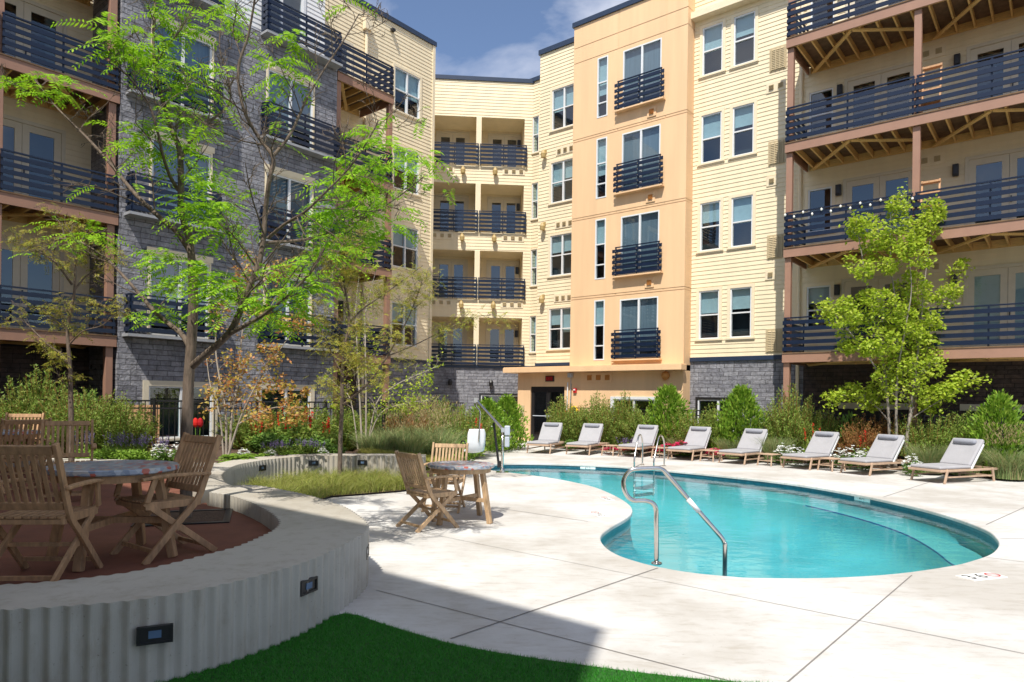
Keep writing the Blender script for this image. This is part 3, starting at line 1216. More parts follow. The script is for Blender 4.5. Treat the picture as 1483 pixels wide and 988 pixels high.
for x in (3.90, 7.10, 10.35, 13.6):
    for a, b in zip([0.05] + [f + .0125 for f in FL], [f - .272 for f in FL] + [15.2]):
        m = MB()
        m.box(x - .085, x + .085, YB + .08, YB + .24, a, b)
        m.box(x - .10, x + .10, YB + .065, YB + .255, a, a + .12)
        m.build('post', BROWN, RW, bevel=.008)
m = MB()
m.tube([(3.62, -.09, .1), (3.62, -.09, 16)], .055, 8)
m.build('downspout', CREAMT, RW)

# ------------------------------------------------------------------ peach tower with the entrance
OB = thing('apartment_building', 'peach panelled apartment tower with small dark balconettes over a double glass door', 'building', (6.2, 23.8, 0), R_(-39.2))
YO = -.55
oh = []
for f in FL:
    oh += [(-2.52, -.98, f + .12, f + 2.26), (-3.62, -3.16, f + .07, f + 2.32)]
m = MB()
zs = [2.93]
for f in FL:
    zs += [f - .52 if f > 4 else None, f + 2.42]
zs = sorted(z for z in zs if z) + [15.2, 16.1]
for a, b in zip(zs[:-1], zs[1:]):
    a2, b2_ = a + .011, b - .011
    xs = [-4.70, -2.72, -.80, 0.0] if (b - a) < 1.2 else [-4.70, 0.0]
    for xa, xb in zip(xs[:-1], xs[1:]):
        plain(m, xa + (.008 if xa > -4.6 else 0), xb - (.008 if xb < -.1 else 0), a2, b2_, YO, oh)
    m.quad((0, YO, a2), (0, .0, a2), (0, .0, b2_), (0, YO, b2_))
    m.quad((-4.70, .9, a2), (-4.70, YO, a2), (-4.70, YO, b2_), (-4.70, .9, b2_))
plain(m, -4.69, -.01, 2.93, 16.1, YO + .03, oh)
m.quad((-.02, YO, 2.93), (-.02, 0, 2.93), (-.02, 0, 16.1), (-.02, YO, 16.1))
m.quad((-4.68, YO + .01, 2.93), (-4.68, .9, 2.93), (-4.68, .9, 16.1), (-4.68, YO + .01, 16.1))
m.quad((-4.7, YO, 16.05), (0, YO, 16.05), (0, 3, 16.05), (-4.7, 3, 16.05))
m.build('wall', ORANGE, OB)
m = MB()
m.box(-4.76, .06, YO - .06, YO + .12, 16.02, 16.2)
m.box(-4.76, -4.64, YO + .12, 3, 16.02, 16.2)
m.build('parapet_cap', NAVYCAP, OB)
for f in FL:
    window(OB, -2.52, -.98, f + .12, f + 2.26, YO, 2, (), 1, .0, bm=CURT)
    window(OB, -3.62, -3.16, f + .07, f + 2.32, YO, 1, (.24, .58), .5, .0)
    b_ = MB()
    b_.box(-2.74, -.80, YO - .22, YO, f + .02, f + .07)
    b_ = b_.build('balconette', ORANGE, OB)
    railing(b_, [(-2.66, YO - .15), (-.88, YO - .15)], f + .07, .10, h=1.05, sp=.89, bolts=True)
    m = MB()
    for x in (-2.64, -.9):
        m.bar((x, YO, f + .16), (x, YO - .15, f + .16), .03, .03)
        m.bar((x, YO, f + 1.0), (x, YO - .15, f + 1.0), .03, .03)
    m.build('bracket', NAVY, b_)
    vents(OB, -1.33, YO, f - .26, 1, .17, .1, ORANGED, ORANGE) if f > 4 else None
# lower storey
m = MB()
dh = [(-6.60, -4.93, -.1, 2.19), (-2.75, -1.05, .75, 1.72)]
plain(m, -7.25, .0, 0, 2.74, YO, dh)
m.quad((-7.25, 3, 0), (-7.25, YO, 0), (-7.25, YO, 2.74), (-7.25, 3, 2.74))
m.quad((0, YO, 0), (0, 0, 0), (0, 0, 2.74), (0, YO, 2.74))
for xa in (-6.60, -4.93):
    m.quad((xa, YO, 0), (xa, YO + .12, 0), (xa, YO + .12, 2.19), (xa, YO, 2.19))
m.quad((-6.6, YO, 2.19), (-4.93, YO, 2.19), (-4.93, YO + .12, 2.19), (-6.6, YO + .12, 2.19))
m.build('entrance_wall', ORANGE, OB)
m = MB()
m.box(-7.72, .12, YO - .42, YO - .002, 2.742, 2.93)
m.box(-7.72, -4.72, YO, 2.3, 2.742, 2.93)
m.box(-7.70, .10, YO - .40, YO - .003, 2.931, 2.96)
m.build('canopy', ORANGE, OB, bevel=.008)
m = MB()
y = YO + .06
m.box(-6.6, -6.52, y, y + .06, 0, 2.19)
m.box(-5.01, -4.93, y, y + .06, 0, 2.19)
m.box(-6.52, -5.01, y, y + .06, 2.10, 2.19)
for a, b in ((-6.52, -5.77), (-5.76, -5.01)):
    m.box(a, a + .075, y + .003, y + .055, .01, 2.10)
    m.box(b - .075, b, y + .003, y + .055, .01, 2.10)
    m.box(a + .075, b - .075, y + .004, y + .055, 1.98, 2.10)
    m.box(a + .075, b - .075, y + .004, y + .055, .01, .26)
dd = m.build('door', BRONZE, OB)
p = MB()
p.quad((-6.45, y + .03, .26), (-5.08, y + .03, .26), (-5.08, y + .03, 1.98), (-6.45, y + .03, 1.98))
p.build('pane', GLASS, dd)
p = MB()
for a, b in ((-6.47, -5.80), (-5.73, -5.06)):
    p.tube([(a, y - .045, 1.02), (b, y - .045, 1.02)], .018, 8)
    p.box(b - .06 if a < -6 else a, b if a < -6 else a + .06, y - .05, y + .002, .98, 1.06)
p.build('push_bar', GREY, dd)
window(OB, -2.75, -1.05, .75, 1.72, YO, 2, (), 0, .10, FRAME)
m = MB()
plain(m, -7.2, -.05, .0, 2.7, .5)
plain(m, -4.6, -.05, 2.7, 16, .5)
m.build('room_shade_sheet', ROOMSHADE, OB)
# exit sign over the door
es = small_box(OB, 'exit_sign', BRONZE, -5.62, YO, 2.50, .40, .23, .06)
small_box(es, 'sign_face', REDD, -5.62, YO - .0605, 2.50, .33, .17, .004)


def text(par, name, s, size, m_, mtx, ext=.002, align='CENTER'):
    cu = bpy.data.curves.new(name, 'FONT')
    cu.body = s
    cu.size = size
    cu.extrude = ext
    cu.align_x = align
    cu.align_y = 'CENTER'
    tmp = bpy.data.objects.new('tmp', cu)
    COL.objects.link(tmp)
    dg = bpy.context.evaluated_depsgraph_get()
    me = bpy.data.meshes.new_from_object(tmp.evaluated_get(dg))
    bpy.data.objects.remove(tmp)
    me.materials.clear()
    me.materials.append(m_)
    o = link(name, me, par)
    o.matrix_local = mtx
    return o


text(es, 'lettering', 'EXIT', .15, RED, Matrix.Translation((-5.62, YO - .068, 2.50)) @ Matrix.Rotation(R_(90), 4, 'X'))
vents(OB, -3.38, YO, 2.52, 3, .19, .20, ORANGED, ORANGE)
m = MB()
m.lathe([(.03, 0), (.13, .02), (.15, .10), (.11, .19), (.03, .22)], (0, 0, 0), 18)
o = m.build('globe_lamp', ORANGED, OB, smooth=True)
o.matrix_local = Matrix.Translation((-.62, YO, 2.56)) @ Matrix.Rotation(R_(90), 4, 'X')
fl_ = small_box(OB, 'flood_lamp', GREY, -4.62, YO, 2.62, .18, .17, .14)
m = MB()
m.tube([(-4.62, YO - .02, 2.53), (-4.66, YO - .02, .9)], .012, 6)
m.build('conduit', GREY, OB)
st = small_box(OB, 'fire_alarm', RED, -4.42, YO, 2.03, .14, .17, .07)
small_box(st, 'strobe', WHITEP, -4.42, YO - .0705, 2.06, .07, .05, .03)
small_box(OB, 'intercom_panel', VENT, -6.98, YO, 1.22, .20, .42, .03)
# cream walls between the tower and the centre wing
m = MB()
h1 = []
for f in FL:
    h1 += [(-6.55, -5.35, f + .66, f + 2.34)]
boards(m, -7.2, -4.7, 3.2, 16.25, .62, h1)
h2 = [(-8.86, -8.5, f + .72, f + 2.36) for f in FL]
boards(m, -9.05, -7.0, 3.2, 16.2, 2.3, h2)
m.quad((-7.2, 3, 3.2), (-7.2, .6, 3.2), (-7.2, .6, 16.25), (-7.2, 3, 16.25))
m.build('side_wall', CREAM, OB)
m = MB()
m.box(-7.26, -4.7, .54, .7, 16.2, 16.4)
m.build('roof_edge', NAVYCAP, OB)
m = MB()
m.box(-9.1, -7.2, 2.22, 2.4, 16.16, 16.34)
m.build('roof_edge', NAVYCAP, OB)
m = MB()
m.box(-7.23, -4.7, .55, .62, 3.08, 3.2)
m.build('base_ledge', NAVYCAP, OB)
m = MB()
plain(m, -9.0, -7.0, 3, 16, 2.8)
plain(m, -7.1, -4.7, 3, 16, 1.1)
m.build('room_shade_sheet', ROOMSHADE, OB)
for f in FL:
    window(OB, -6.55, -5.35, f + .66, f + 2.34, .62, 2, (.5,), .5)
    window(OB, -8.86, -8.5, f + .72, f + 2.36, 2.3, 1, (.5,), .5, .07)
    if f > 4:
        vents(OB, -5.85, .62, f - .26, 3, .16, .14)
        spot_lamp(OB, -6.85, .60, f - .18)
m = MB()
m.tube([(-5.2, .5, 15.95), (-5.2, .3, 15.9)], .05, 8)
m.box(-5.27, -5.13, .3, .62, 15.9, 16.0)
m.build('scupper', BRONZE, OB)

# ------------------------------------------------------------------ centre wing with recessed balconies
MW = thing('apartment_building', 'cream centre wing with stacked recessed double balconies', 'building', (-3.71, 30.84, 0), R_(4.4))
m = MB()
mh = [(-.05, 4.13, f + .06, f + 2.27) for f in FL]
boards(m, -.5, 4.7, 3.2, 16.12, 0, mh)
m.build('wall', CREAM, MW)
m = MB()
plain(m, -1.2, 4.7, 0, 3.1, 0, [(2.3, 4.4, .4, 1.85)])
m.build('stone_base', STONE, MW)
m = MB()
m.box(-.5, 4.7, -.05, .02, 3.07, 3.2)
m.build('base_ledge', NAVYCAP, MW)
m = MB()
m.box(-.5, 4.72, -.06, .12, 16.1, 16.28, 0)
m.build('parapet_cap', NAVYCAP, MW)
m = MB()
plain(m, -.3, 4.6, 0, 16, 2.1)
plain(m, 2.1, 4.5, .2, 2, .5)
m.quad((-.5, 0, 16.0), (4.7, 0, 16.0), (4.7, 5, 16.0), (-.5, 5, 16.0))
m.build('room_shade_sheet', ROOMSHADE, MW)
for f in FL:
    za, zb = f + .06, f + 2.27
    m = MB()
    D = 1.6
    dhs = [(.15, 1.55, za, f + 2.08), (2.62, 4.02, za, f + 2.08)]
    boards(m, -.05, 4.13, za, zb, D, dhs)
    m.quad((-.05, 0, za), (4.13, 0, za), (4.13, D, za), (-.05, D, za))
    m.quad((-.05, 0, zb), (4.13, 0, zb), (4.13, D, zb), (-.05, D, zb))
    m.quad((-.05, 0, za), (-.05, D, za), (-.05, D, zb), (-.05, 0, zb))
    m.quad((4.13, 0, za), (4.13, D, za), (4.13, D, zb), (4.13, 0, zb))
    m.box(2.0, 2.10, .2, D - .03, za, zb)
    lg = m.build('loggia', CREAM, MW)
    m = MB()
    m.box(1.93, 2.17, -.03, .2, za, zb)
    m.build('column', CREAMT, lg, bevel=.01)
    french_door(lg, .15, 1.55, za, f + 2.08, D)
    french_door(lg, 2.62, 4.02, za, f + 2.08, D)
    railing(lg, [(-.12, -.10), (2.05, -.10)], za, .0, h=.95, sp=1.0)
    railing(lg, [(2.10, -.10), (4.24, -.10)], za, .0, h=.95, sp=1.0)
    sconce(lg, 4.0, D - .04, f + 1.7)
    if f > 4:
        for x in (1.35, 2.8):
            spot_lamp(MW, x, -.02, f - .12)
        vents(MW, .45, 0, f - .13, 3, .16, .18)
        vents(MW, 3.65, 0, f - .13, 3, .16, .18)
for x in (.9, 2.75):
    m = MB()
    m.lathe([(.09, -.16), (.11, .0), (.05, .12)], (x, -.16, 2.42), 12)
    m.box(x - .04, x + .04, -.14, 0, 2.42, 2.5)
    m.build('wall_lamp', BRONZE, MW)
window(MW, 2.3, 4.4, .4, 1.85, 0, 2, (), 0, .08, BRONZE)

# ------------------------------------------------------------------ left wing: grey stone block, cream end, brown balconies
LW = thing('apartment_building', 'grey stone and cream apartment wing on the left behind the trees', 'building', (-3.37, 28.0, 0), R_(50.8))
YS = -1.9
lh = [(-2.12, -.80, f + .62, f + 2.28) for f in FL]
ld = []
for f in FL:
    ld += [(-5.7, -4.2, f, f + 2.2), (-15.0, -13.3, f, f + 2.25), (-19, -17.3, f, f + 2.25)]
m = MB()
boards(m, -6.1, 0, 3.2, 16.1, 0, lh + ld)
boards(m, -22, -12.6, 3.2, 16.1, 0, ld)
m.quad((0, -.02, 0), (0, 6, 0), (0, 6, 16.1), (0, -.02, 16.1))
m.quad((-22, 0, 16.05), (0, 0, 16.05), (0, 8, 16.05), (-22, 8, 16.05))
m.build('wall', CREAM, LW)
m = MB()
m.box(-.12, .012, -.045, .03, 3.2, 16.1)
m.build('corner_board', CREAMT, LW)
m = MB()
m.box(-22, .06, -.07, .12, 16.08, 16.26)
m.build('parapet_cap', NAVYCAP, LW)
m = MB()
plain(m, -6.2, 0, 0, 3.1, 0)
m.quad((0, 0, 0), (0, 6, 0), (0, 6, 3.1), (0, 0, 3.1))
sh = []
for f in FL[:3]:
    sh += [(-11.85, -10.3, f + .1, f + 2.15), (-8.6, -7.05, f + .1, f + 2.15)]
sh += [(-11.85, -10.15, .5, 1.88), (-8.7, -7.0, .5, 1.88)]
plain(m, -12.6, -6.15, 0, 12.3, YS, sh)
m.quad((-6.15, YS, 0), (-6.15, 0, 0), (-6.15, 0, 12.3), (-6.15, YS, 12.3))
m.quad((-12.6, YS, 0), (-12.6, 0, 0), (-12.6, 0, 12.3), (-12.6, YS, 12.3))
m.quad((-12.6, YS, 12.28), (-6.15, YS, 12.28), (-6.15, 0, 12.28), (-12.6, 0, 12.28))
m.build('stone_wall', STONE, LW)
m = MB()
m.box(-6.1, .02, -.05, .02, 3.06, 3.2)
m.build('base_ledge', NAVYCAP, LW)
m = MB()
wh = [(-11.2, -9.6, 12.9, 14.6)]
boards(m, -12.6, -8.75, 12.3, 16.1, YS + .15, wh, .14)
wh2 = [(-8.3, -6.8, 12.32, 14.7)]
boards(m, -8.75, -5.95, 12.3, 16.1, YS + 1.0, wh2, .14)
m.quad((-8.75, YS + .15, 12.3), (-8.75, YS + 1, 12.3), (-8.75, YS + 1, 16.1), (-8.75, YS + .15, 16.1))
m.quad((-5.95, YS + 1, 12.3), (-5.95, 0, 12.3), (-5.95, 0, 16.1), (-5.95, YS + 1, 16.1))
m.build('white_wall', WHITES, LW)
m = MB()
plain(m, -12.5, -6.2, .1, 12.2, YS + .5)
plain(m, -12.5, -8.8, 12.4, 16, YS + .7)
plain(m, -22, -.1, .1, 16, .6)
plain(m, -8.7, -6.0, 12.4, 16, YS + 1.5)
m.build('room_shade_sheet', ROOMSHADE, LW)
window(LW, -11.2, -9.6, 12.9, 14.6, YS + .15, 2, (), .9, .1, FRAME)
window(LW, -8.3, -6.8, 12.32, 14.7, YS + 1.0, 2, (), 0, .1, FRAME)
for f in FL:
    window(LW, -2.12, -.80, f + .62, f + 2.28, 0, 2, (.5,), .5)
for i, f in enumerate(FL):
    for (xa, xb, la, lb) in ((-11.85, -10.3, -12.5, -10.1), (-8.6, -7.05, -8.85, -6.2)):
        if i < 3:
            window(LW, xa, xb, f + .1, f + 2.15, YS, 2, (), .8, .05, CREAMT, bm=CURT)
            m = MB()
            m.box(xa - .1, xb + .1, YS - .05, YS - .0385, f + 2.2, f + 2.36)
            m.build('lintel', CREAMT, LW)
        m = MB()
        m.box(la, lb, YS - .36, YS, f + .0, f + .07)
        b_ = m.build('balconette', SLAB, LW)
        railing(b_, [(la + .08, YS - .02), (la + .08, YS - .30), (lb - .05, YS - .30), (lb - .05, YS - .02)], f + .08, 0, h=.98, sp=1.3)
    # corner balcony between the stone block and the cream end
    m = MB()
    m.box(-6.12, -3.75, YS, YS + .04, f - .27, f - .02)
    m.box(-3.79, -3.75, YS + .04, -.04, f - .27, f - .02)
    m.box(-6.13, -3.745, YS - .02, -.045, f - .018, f + .012, 1)
    b_ = m.build('balcony', [BROWN, UNDER], LW)
    joists(b_, -6.1, -3.8, YS + .045, -.05, f - .27, [(-5.9, YS + .1, -4.5, -.2)])
    railing(b_, [(-6.1, YS + .03), (-3.8, YS + .03), (-3.8, -.25)], f + .01, .0, sp=1.15)
    french_door(LW, -5.7, -4.2, f, f + 2.2, 0)
    # tier at the far left
    m = MB()
    m.box(-22, -12.62, YS, YS + .04, f - .27, f - .02)
    m.box(-22, -12.62, YS - .02, -.045, f - .018, f + .012, 1)
    b_ = m.build('balcony', [BROWN, UNDER], LW)
    joists(b_, -22, -12.65, YS + .045, -.05, f - .27, [(-15.0, -.2, -13.9, YS + .1), (-13.9, YS + .1, -12.9, -.4)])
    railing(b_, [(-15.05, YS + .03), (-12.66, YS + .03)], f + .01, .0, h=.92, sp=1.2)
    railing(b_, [(-18.6, YS + .03), (-15.1, YS + .03)], f + .01, .0, h=.92, sp=1.2)
    french_door(LW, -15.0, -13.3, f, f + 2.25, 0)
    french_door(LW, -19, -17.3, f, f + 2.25, 0)
window(LW, -11.85, -10.15, .5, 1.88, YS, 2, (), 0, .14, DOORF)
window(LW, -8.7, -7.0, .5, 1.88, YS, 2, (), 0, .14, DOORF)
for x in (-18.7, -15.08, -12.76, -6.02, -3.83):
    for a, b in zip([0.05] + [f + .0125 for f in FL], [f - .272 for f in FL] + [15.0]):
        if x > -7 and a > 12:
            continue
        m = MB()
        m.box(x - .085, x + .085, YS + .07, YS + .23, a, b)
        m.build('post', BROWN, LW, bevel=.008)
m = MB()
m.box(-22, -12.6, -.08, -.03, .1, 2.8)
m.build('patio_wall', STONEB, LW)
m = MB()
m.box(-6.1, -3.8, -.08, -.03, .1, 2.8)
m.build('patio_wall', STONEB, LW)
m = MB()
m.tube([(-3.55, -.09, .1), (-3.55, -.09, 15.2)], .06, 8)
m.box(-3.70, -3.40, -.22, -.03, 15.2, 15.62)
m.build('downspout', CREAMT, LW)
m = MB()
m.tube([(-2.3, -.02, 15.75), (-2.3, -.2, 15.72)], .05, 8)
m.box(-2.37, -2.23, -.16, 0, 15.7, 15.8)
m.build('scupper', BRONZE, LW)

# ------------------------------------------------------------------ the wing behind the camera that shades the foreground
HB = 12.4
kx = (HB / math.tan(R_(SUN_EL)))
cxy = (.70 + kx * math.cos(R_(SUN_AZ)), 4.95 + kx * math.sin(R_(SUN_AZ)))
BW = thing('apartment_building', 'cream apartment wing behind the viewer that shades the foreground', 'building', (cxy[0], cxy[1], 0), R_(140.8))
m = MB()
m.quad((0, 0, 3), (0, 12, 3), (0, 12, HB), (0, 0, HB))
m.quad((0, 0, HB), (22, 0, HB), (22, 12, HB), (0, 12, HB))
boards(m, 0, 22, 3, HB, 0, [(x, x + 1.5, f + .6, f + 2.2) for f in FL[:3] for x in (2, 6, 10, 14, 18)], .165, -.02)
m.quad((0, 12, 0), (22, 12, 0), (22, 12, HB), (0, 12, HB))
m.build('wall', CREAM, BW)
m = MB()
plain(m, 0, 22, 0, 3, 0)
m.quad((0, 0, 0), (0, 12, 0), (0, 12, 3), (0, 0, 3))
m.build('stone_base', STONE, BW)
m = MB()
plain(m, .1, 21.9, 3, 12, .4)
m.build('room_shade_sheet', ROOMSHADE, BW)

# ------------------------------------------------------------------ teak chairs and tables
def make_chair(name, label, m_, loc, deg, group):
    "folding armchair, facing local +y"
    t = thing(name, label, 'chair', loc, R_(deg - 90), group)
    hw = .265
    s_ = MB()
    for k in range(9):
        x = -.225 + k * .05625
        s_.bar((x, -.19, .455), (x, .25, .462), .044, .016, up=(0, 0, 1))
    s_.build('seat', m_, t, bevel=.003)
    s_ = MB()
    s_.bar((-.25, .245, .43), (.25, .245, .43), .035, .04)
    s_.bar((-.25, -.17, .425), (.25, -.17, .425), .03, .035)
    for x in (-.235, .235):
        s_.bar((x, -.19, .43), (x, .25, .432), .022, .045)
    s_.build('seat_frame', m_, t, bevel=.003)
    b_ = MB()

    def bk(z):
        return -.165 - (z - .5) * .36
    b_.bar((-.24, bk(.93), .93), (.24, bk(.93), .93), .024, .062, up=(0, -.34, 1))
    b_.bar((-.24, bk(.535), .535), (.24, bk(.535), .535), .024, .055, up=(0, -.34, 1))
    for k in range(9):
        x = -.205 + k * .05125
        b_.bar((x, bk(.54) + .0, .54), (x, bk(.91), .91), .030, .013, up=(0, 1, 0))
    b_.build('backrest', m_, t, bevel=.003)
    for sx in (-1, 1):
        x = hw * sx
        p = MB()
        path = [(x, bk(.975), .975), (x, bk(.62), .62), (x, -.14, .45), (x, .02, .28), (x, .27, .0)]
        pts = smooth_path(path, 4)
        for a, b in zip(pts[:-1], pts[1:]):
            p.bar(a, Vector(b) + (Vector(b) - Vector(a)) * .12, .028, .05, up=(0, 1, .4))
        p.build('leg', m_, t, bevel=.004)
        p = MB()
        x2 = (hw - .03) * sx
        p.bar((x2, .265, .47), (x2, -.33, .0), .026, .05, up=(0, 1, -.6))
        p.build('leg', m_, t, bevel=.004)
        p = MB()
        xa = (hw + .02) * sx
        pts = smooth_path([(xa, bk(.66) - .02, .665), (xa, -.05, .672), (xa, .16, .672), (xa, .31, .655)], 4)
        for a, b in zip(pts[:-1], pts[1:]):
            p.bar(a, Vector(b) + (Vector(b) - Vector(a)) * .1, .052, .026)
        o = p.build('armrest', m_, t, bevel=.008)
        p = MB()
        p.bar((xa - .015 * sx, .20, .66), (xa - .03 * sx, .255, .47), .024, .042, up=(0, 1, 0))
        p.build('arm_support', m_, o, bevel=.004)
    p = MB()
    p.bar((-.25, .20, .085), (.25, .20, .085), .022, .03)
    p.build('stretcher', m_, t)
    p = MB()
    p.bar((-.23, -.26, .06), (.23, -.26, .06), .022, .03)
    p.build('stretcher', m_, t)
    p = MB()
    p.bar((-.25, .00, .235), (.25, .00, .235), .02, .028)
    p.build('stretcher', m_, t)
    return t


def make_table(name, label, m_, loc, deg, r=.47, h=.77, group=None):
    t = thing(name, label, 'table', loc, R_(deg), group)
    s_ = MB()
    s_.lathe([(r - .012, h - .045), (r, h - .035), (r, h - .006), (r - .008, h)], n=72)
    s_.build('tabletop', MOSAIC, t)
    s_ = MB()
    s_.lathe([(r - .05, h - .105), (r - .045, h - .046)], n=48)
    s_.build('apron', m_, t)
    for a in range(4):
        q = math.pi / 4 + a * math.pi / 2
        c, sn = math.cos(q), math.sin(q)
        p = MB()
        p.bar((c * .34, sn * .34, h - .05), (c * .475, sn * .475, 0), .062, .062, up=(c, sn, 0))
        p.build('leg', m_, t, bevel=.006)
    p = MB()
    z = .30
    k = .40 * math.cos(math.pi / 4)
    p.bar((-.4 * .72, -.4 * .72, z), (.4 * .72, .4 * .72, z), .03, .05)
    p.bar((-.4 * .72, .4 * .72, z + .001), (.4 * .72, -.4 * .72, z + .001), .03, .05)
    p.build('stretcher', m_, t)
    return t


T1 = make_table('patio_table', 'round mosaic topped table on splayed wooden legs on the brown patio in the foreground', TEAKSHADE, (-3.2, 5.5, PZ), 48, .475, .74, 'round mosaic tables')
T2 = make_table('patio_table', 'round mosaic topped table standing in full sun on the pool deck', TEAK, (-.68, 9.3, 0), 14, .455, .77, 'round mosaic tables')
T3 = dup(T1, 'round table at the far left edge behind the other patio furniture', (-7.6, 10.2, PZ), .3)
CG = 'wooden folding armchairs'
A1 = make_chair('folding_armchair', 'large brown slatted armchair in the left foreground seen from behind', TEAKSHADE, (-3.33, 4.86, PZ), 95, CG)
A2 = dup(A1, 'brown slatted armchair on the right of the foreground table, in front of the tree grate', (-2.87, 5.64, PZ), R_(234 - 90))
A3 = dup(A1, 'grey brown armchair beside the thin dark tree trunk, turned toward the viewer', (-5.48, 8.42, PZ), R_(302 - 90))
A4 = dup(A1, 'armchair with its back to the viewer in front of the far left table', (-6.6, 9.15, PZ), R_(140 - 90))
A5 = dup(A1, 'armchair at the left edge of the photo behind the far left table', (-8.05, 11.1, PZ), R_(285 - 90))
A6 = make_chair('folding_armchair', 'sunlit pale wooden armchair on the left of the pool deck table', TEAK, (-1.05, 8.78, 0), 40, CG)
A7 = dup(A6, 'sunlit wooden armchair behind the pool deck table, facing the viewer', (-.98, 10.15, 0), R_(262 - 90))

# ------------------------------------------------------------------ sun loungers


def make_lounger(label, loc, deg):
    "foot at local origin side, head towards +x"
    t = thing('sun_lounger', label, 'sun lounger', loc, R_(deg), 'grey sun loungers along the pool')
    m = MB()
    wd = .35
    for sy in (-1, 1):
        m.bar((-.02, sy * wd, .27), (1.98, sy * wd, .27), .032, .05)
    m.bar((0, -wd + .018, .27), (0, wd - .018, .27), .032, .049)
    m.bar((1.95, -wd + .018, .27), (1.95, wd - .018, .27), .032, .049)
    for k in range(9):
        x = .12 + k * .125
        m.bar((x, -wd + .018, .285), (x, wd - .018, .285), .07, .018)
    m.build('frame', LTEAK, t, bevel=.006)
    for x, dx in ((.20, -.10), (1.70, .06)):
        for sy in (-1, 1):
            p = MB()
            p.bar((x, sy * (wd + .022), .30), (x + dx, sy * (wd + .022), 0), .03, .055, up=(1, 0, 0))
            p.build('leg', LTEAK, t, bevel=.006)
    p = MB()
    p.bar((1.72, -wd, .12), (1.72, wd, .12), .03, .04)
    for sy in (-1, 1):
        p.bar((.22, sy * (wd + .02), .135), (1.70, sy * (wd + .02), .135), .022, .03)
    p.build('stretcher', LTEAK, t)
    # cushion: flat seat then raised back
    hx, hz = 1.02, .32
    a = R_(50)
    ux, uz = math.cos(a), math.sin(a)
    nx, nz_ = -uz, ux
    L2 = .71
    p = MB()
    for sy in (-1, 1):
        p.bar((hx + .02, sy * (wd - .03), hz - .05), (hx + ux * L2 - .02, sy * (wd - .03), hz - .05 + uz * L2), .035, .05, up=(0, 0, 1))
    for k in range(6):
        q = .1 + k * .13
        p.bar((hx + ux * q + .01, -wd + .05, hz - .045 + uz * q), (hx + ux * q + .01, wd - .05, hz - .045 + uz * q), .05, .02, up=(nx, 0, nz_))
    bf = p.build('back_frame', FRAME, t, bevel=.006)
    p = MB()
    p.bar((hx + ux * .45, 0, hz + uz * .45 - .06), (hx + .58, 0, .27), .03, .03)
    p.build('back_strut', LTEAK, bf)
    m = MB()
    m.box(.0, hx + .02, -wd + .005, wd - .005, .293, .365)
    m.build('seat_cushion', FABRIC, t, bevel=.035, segs=4)
    m = MB()
    c0 = Vector((hx + .0, 0, hz + .0))
    th = .08
    m.bar(c0 + Vector((nx, 0, nz_)) * th * .5, c0 + Vector((ux, 0, uz)) * (L2 + .03) + Vector((nx, 0, nz_)) * th * .5, 2 * wd - .02, th, up=(nx, 0, nz_))
    bc = m.build('back_cushion', FABRIC, t, bevel=.035, segs=4)
    m = MB()
    pc = c0 + Vector((ux, 0, uz)) * (L2 - .10) + Vector((nx, 0, nz_)) * (th + .03)
    pts = [pc + Vector((0, y, 0)) for y in (-.245, -.235, -.2, 0, .2, .235, .245)]
    m.tube(pts, [.02, .042, .056, .06, .056, .042, .02], 14)
    m.build('pillow', FABRICD, bc, smooth=True)
    return t


LB = ['first in the row, nearest the glass entrance door', 'second from the glass entrance door',
      'directly behind the arched pool ladder rails', 'in front of magenta flowers, right of the pool ladder', 'in front of the rounded green evergreen and grass clump',
      'just left of the russet shrub with white flowers behind', 'under the pale trunks of the bright green tree', 'nearest of all, at the right end of the row']
LP = [((.80, 20.95), 68), ((1.97, 20.65), 63), ((3.45, 20.1), 56), ((4.72, 19.3), 50), ((5.87, 18.35), 43), ((7.12, 17.2), 34), ((8.02, 16.05), 28), ((8.88, 14.66), 24)]
lg0 = make_lounger('grey sun lounger, ' + LB[0], (LP[0][0][0], LP[0][0][1], 0), LP[0][1])
for (p, a), l in zip(LP[1:], LB[1:]):
    dup(lg0, 'grey sun lounger, ' + l, (p[0], p[1], 0), R_(a))


def make_low_table(label, loc, deg):
    t = thing('side_table', label, 'side table', loc, R_(deg), 'low slatted side tables between loungers')
    m = MB()
    for k in range(6):
        y = -.19 + k * .076
        m.bar((-.24, y, .30), (.24, y, .30), .062, .02)
    m.build('tabletop', LTEAK, t, bevel=.004)
    for sx in (-1, 1):
        for sy in (-1, 1):
            p = MB()
            p.bar((sx * .20, sy * .18, .29), (sx * .25, sy * .20, 0), .03, .03)
            p.build('leg', LTEAK, t)
    p = MB()
    for sx in (-1, 1):
        p.bar((sx * .225, -.19, .14), (sx * .225, .19, .14), .02, .025)
    p.bar((-.22, 0, .14), (.22, 0, .141), .02, .025)
    p.build('stretcher', LTEAK, t)
    return t


ST = [((3.05, 20.75), 50), ((4.42, 20.05), 50), ((5.62, 19.2), 45), ((6.85, 18.1), 38), ((7.95, 16.95), 30)]
SL = ['between the second lounger and the one behind the pool ladder', 'left of the lounger with the magenta flowers', 'between the magenta flowers and the round evergreen loungers', 'left of the lounger beside the white flowers', 'left of the lounger under the bright green tree']
s0 = make_low_table('low slatted wooden side table ' + SL[0], (ST[0][0][0], ST[0][0][1], 0), R_(0) + ST[0][1])
for (p, a), l in zip(ST[1:], SL[1:]):
    dup(s0, 'low slatted wooden side table ' + l, (p[0], p[1], 0), R_(a))

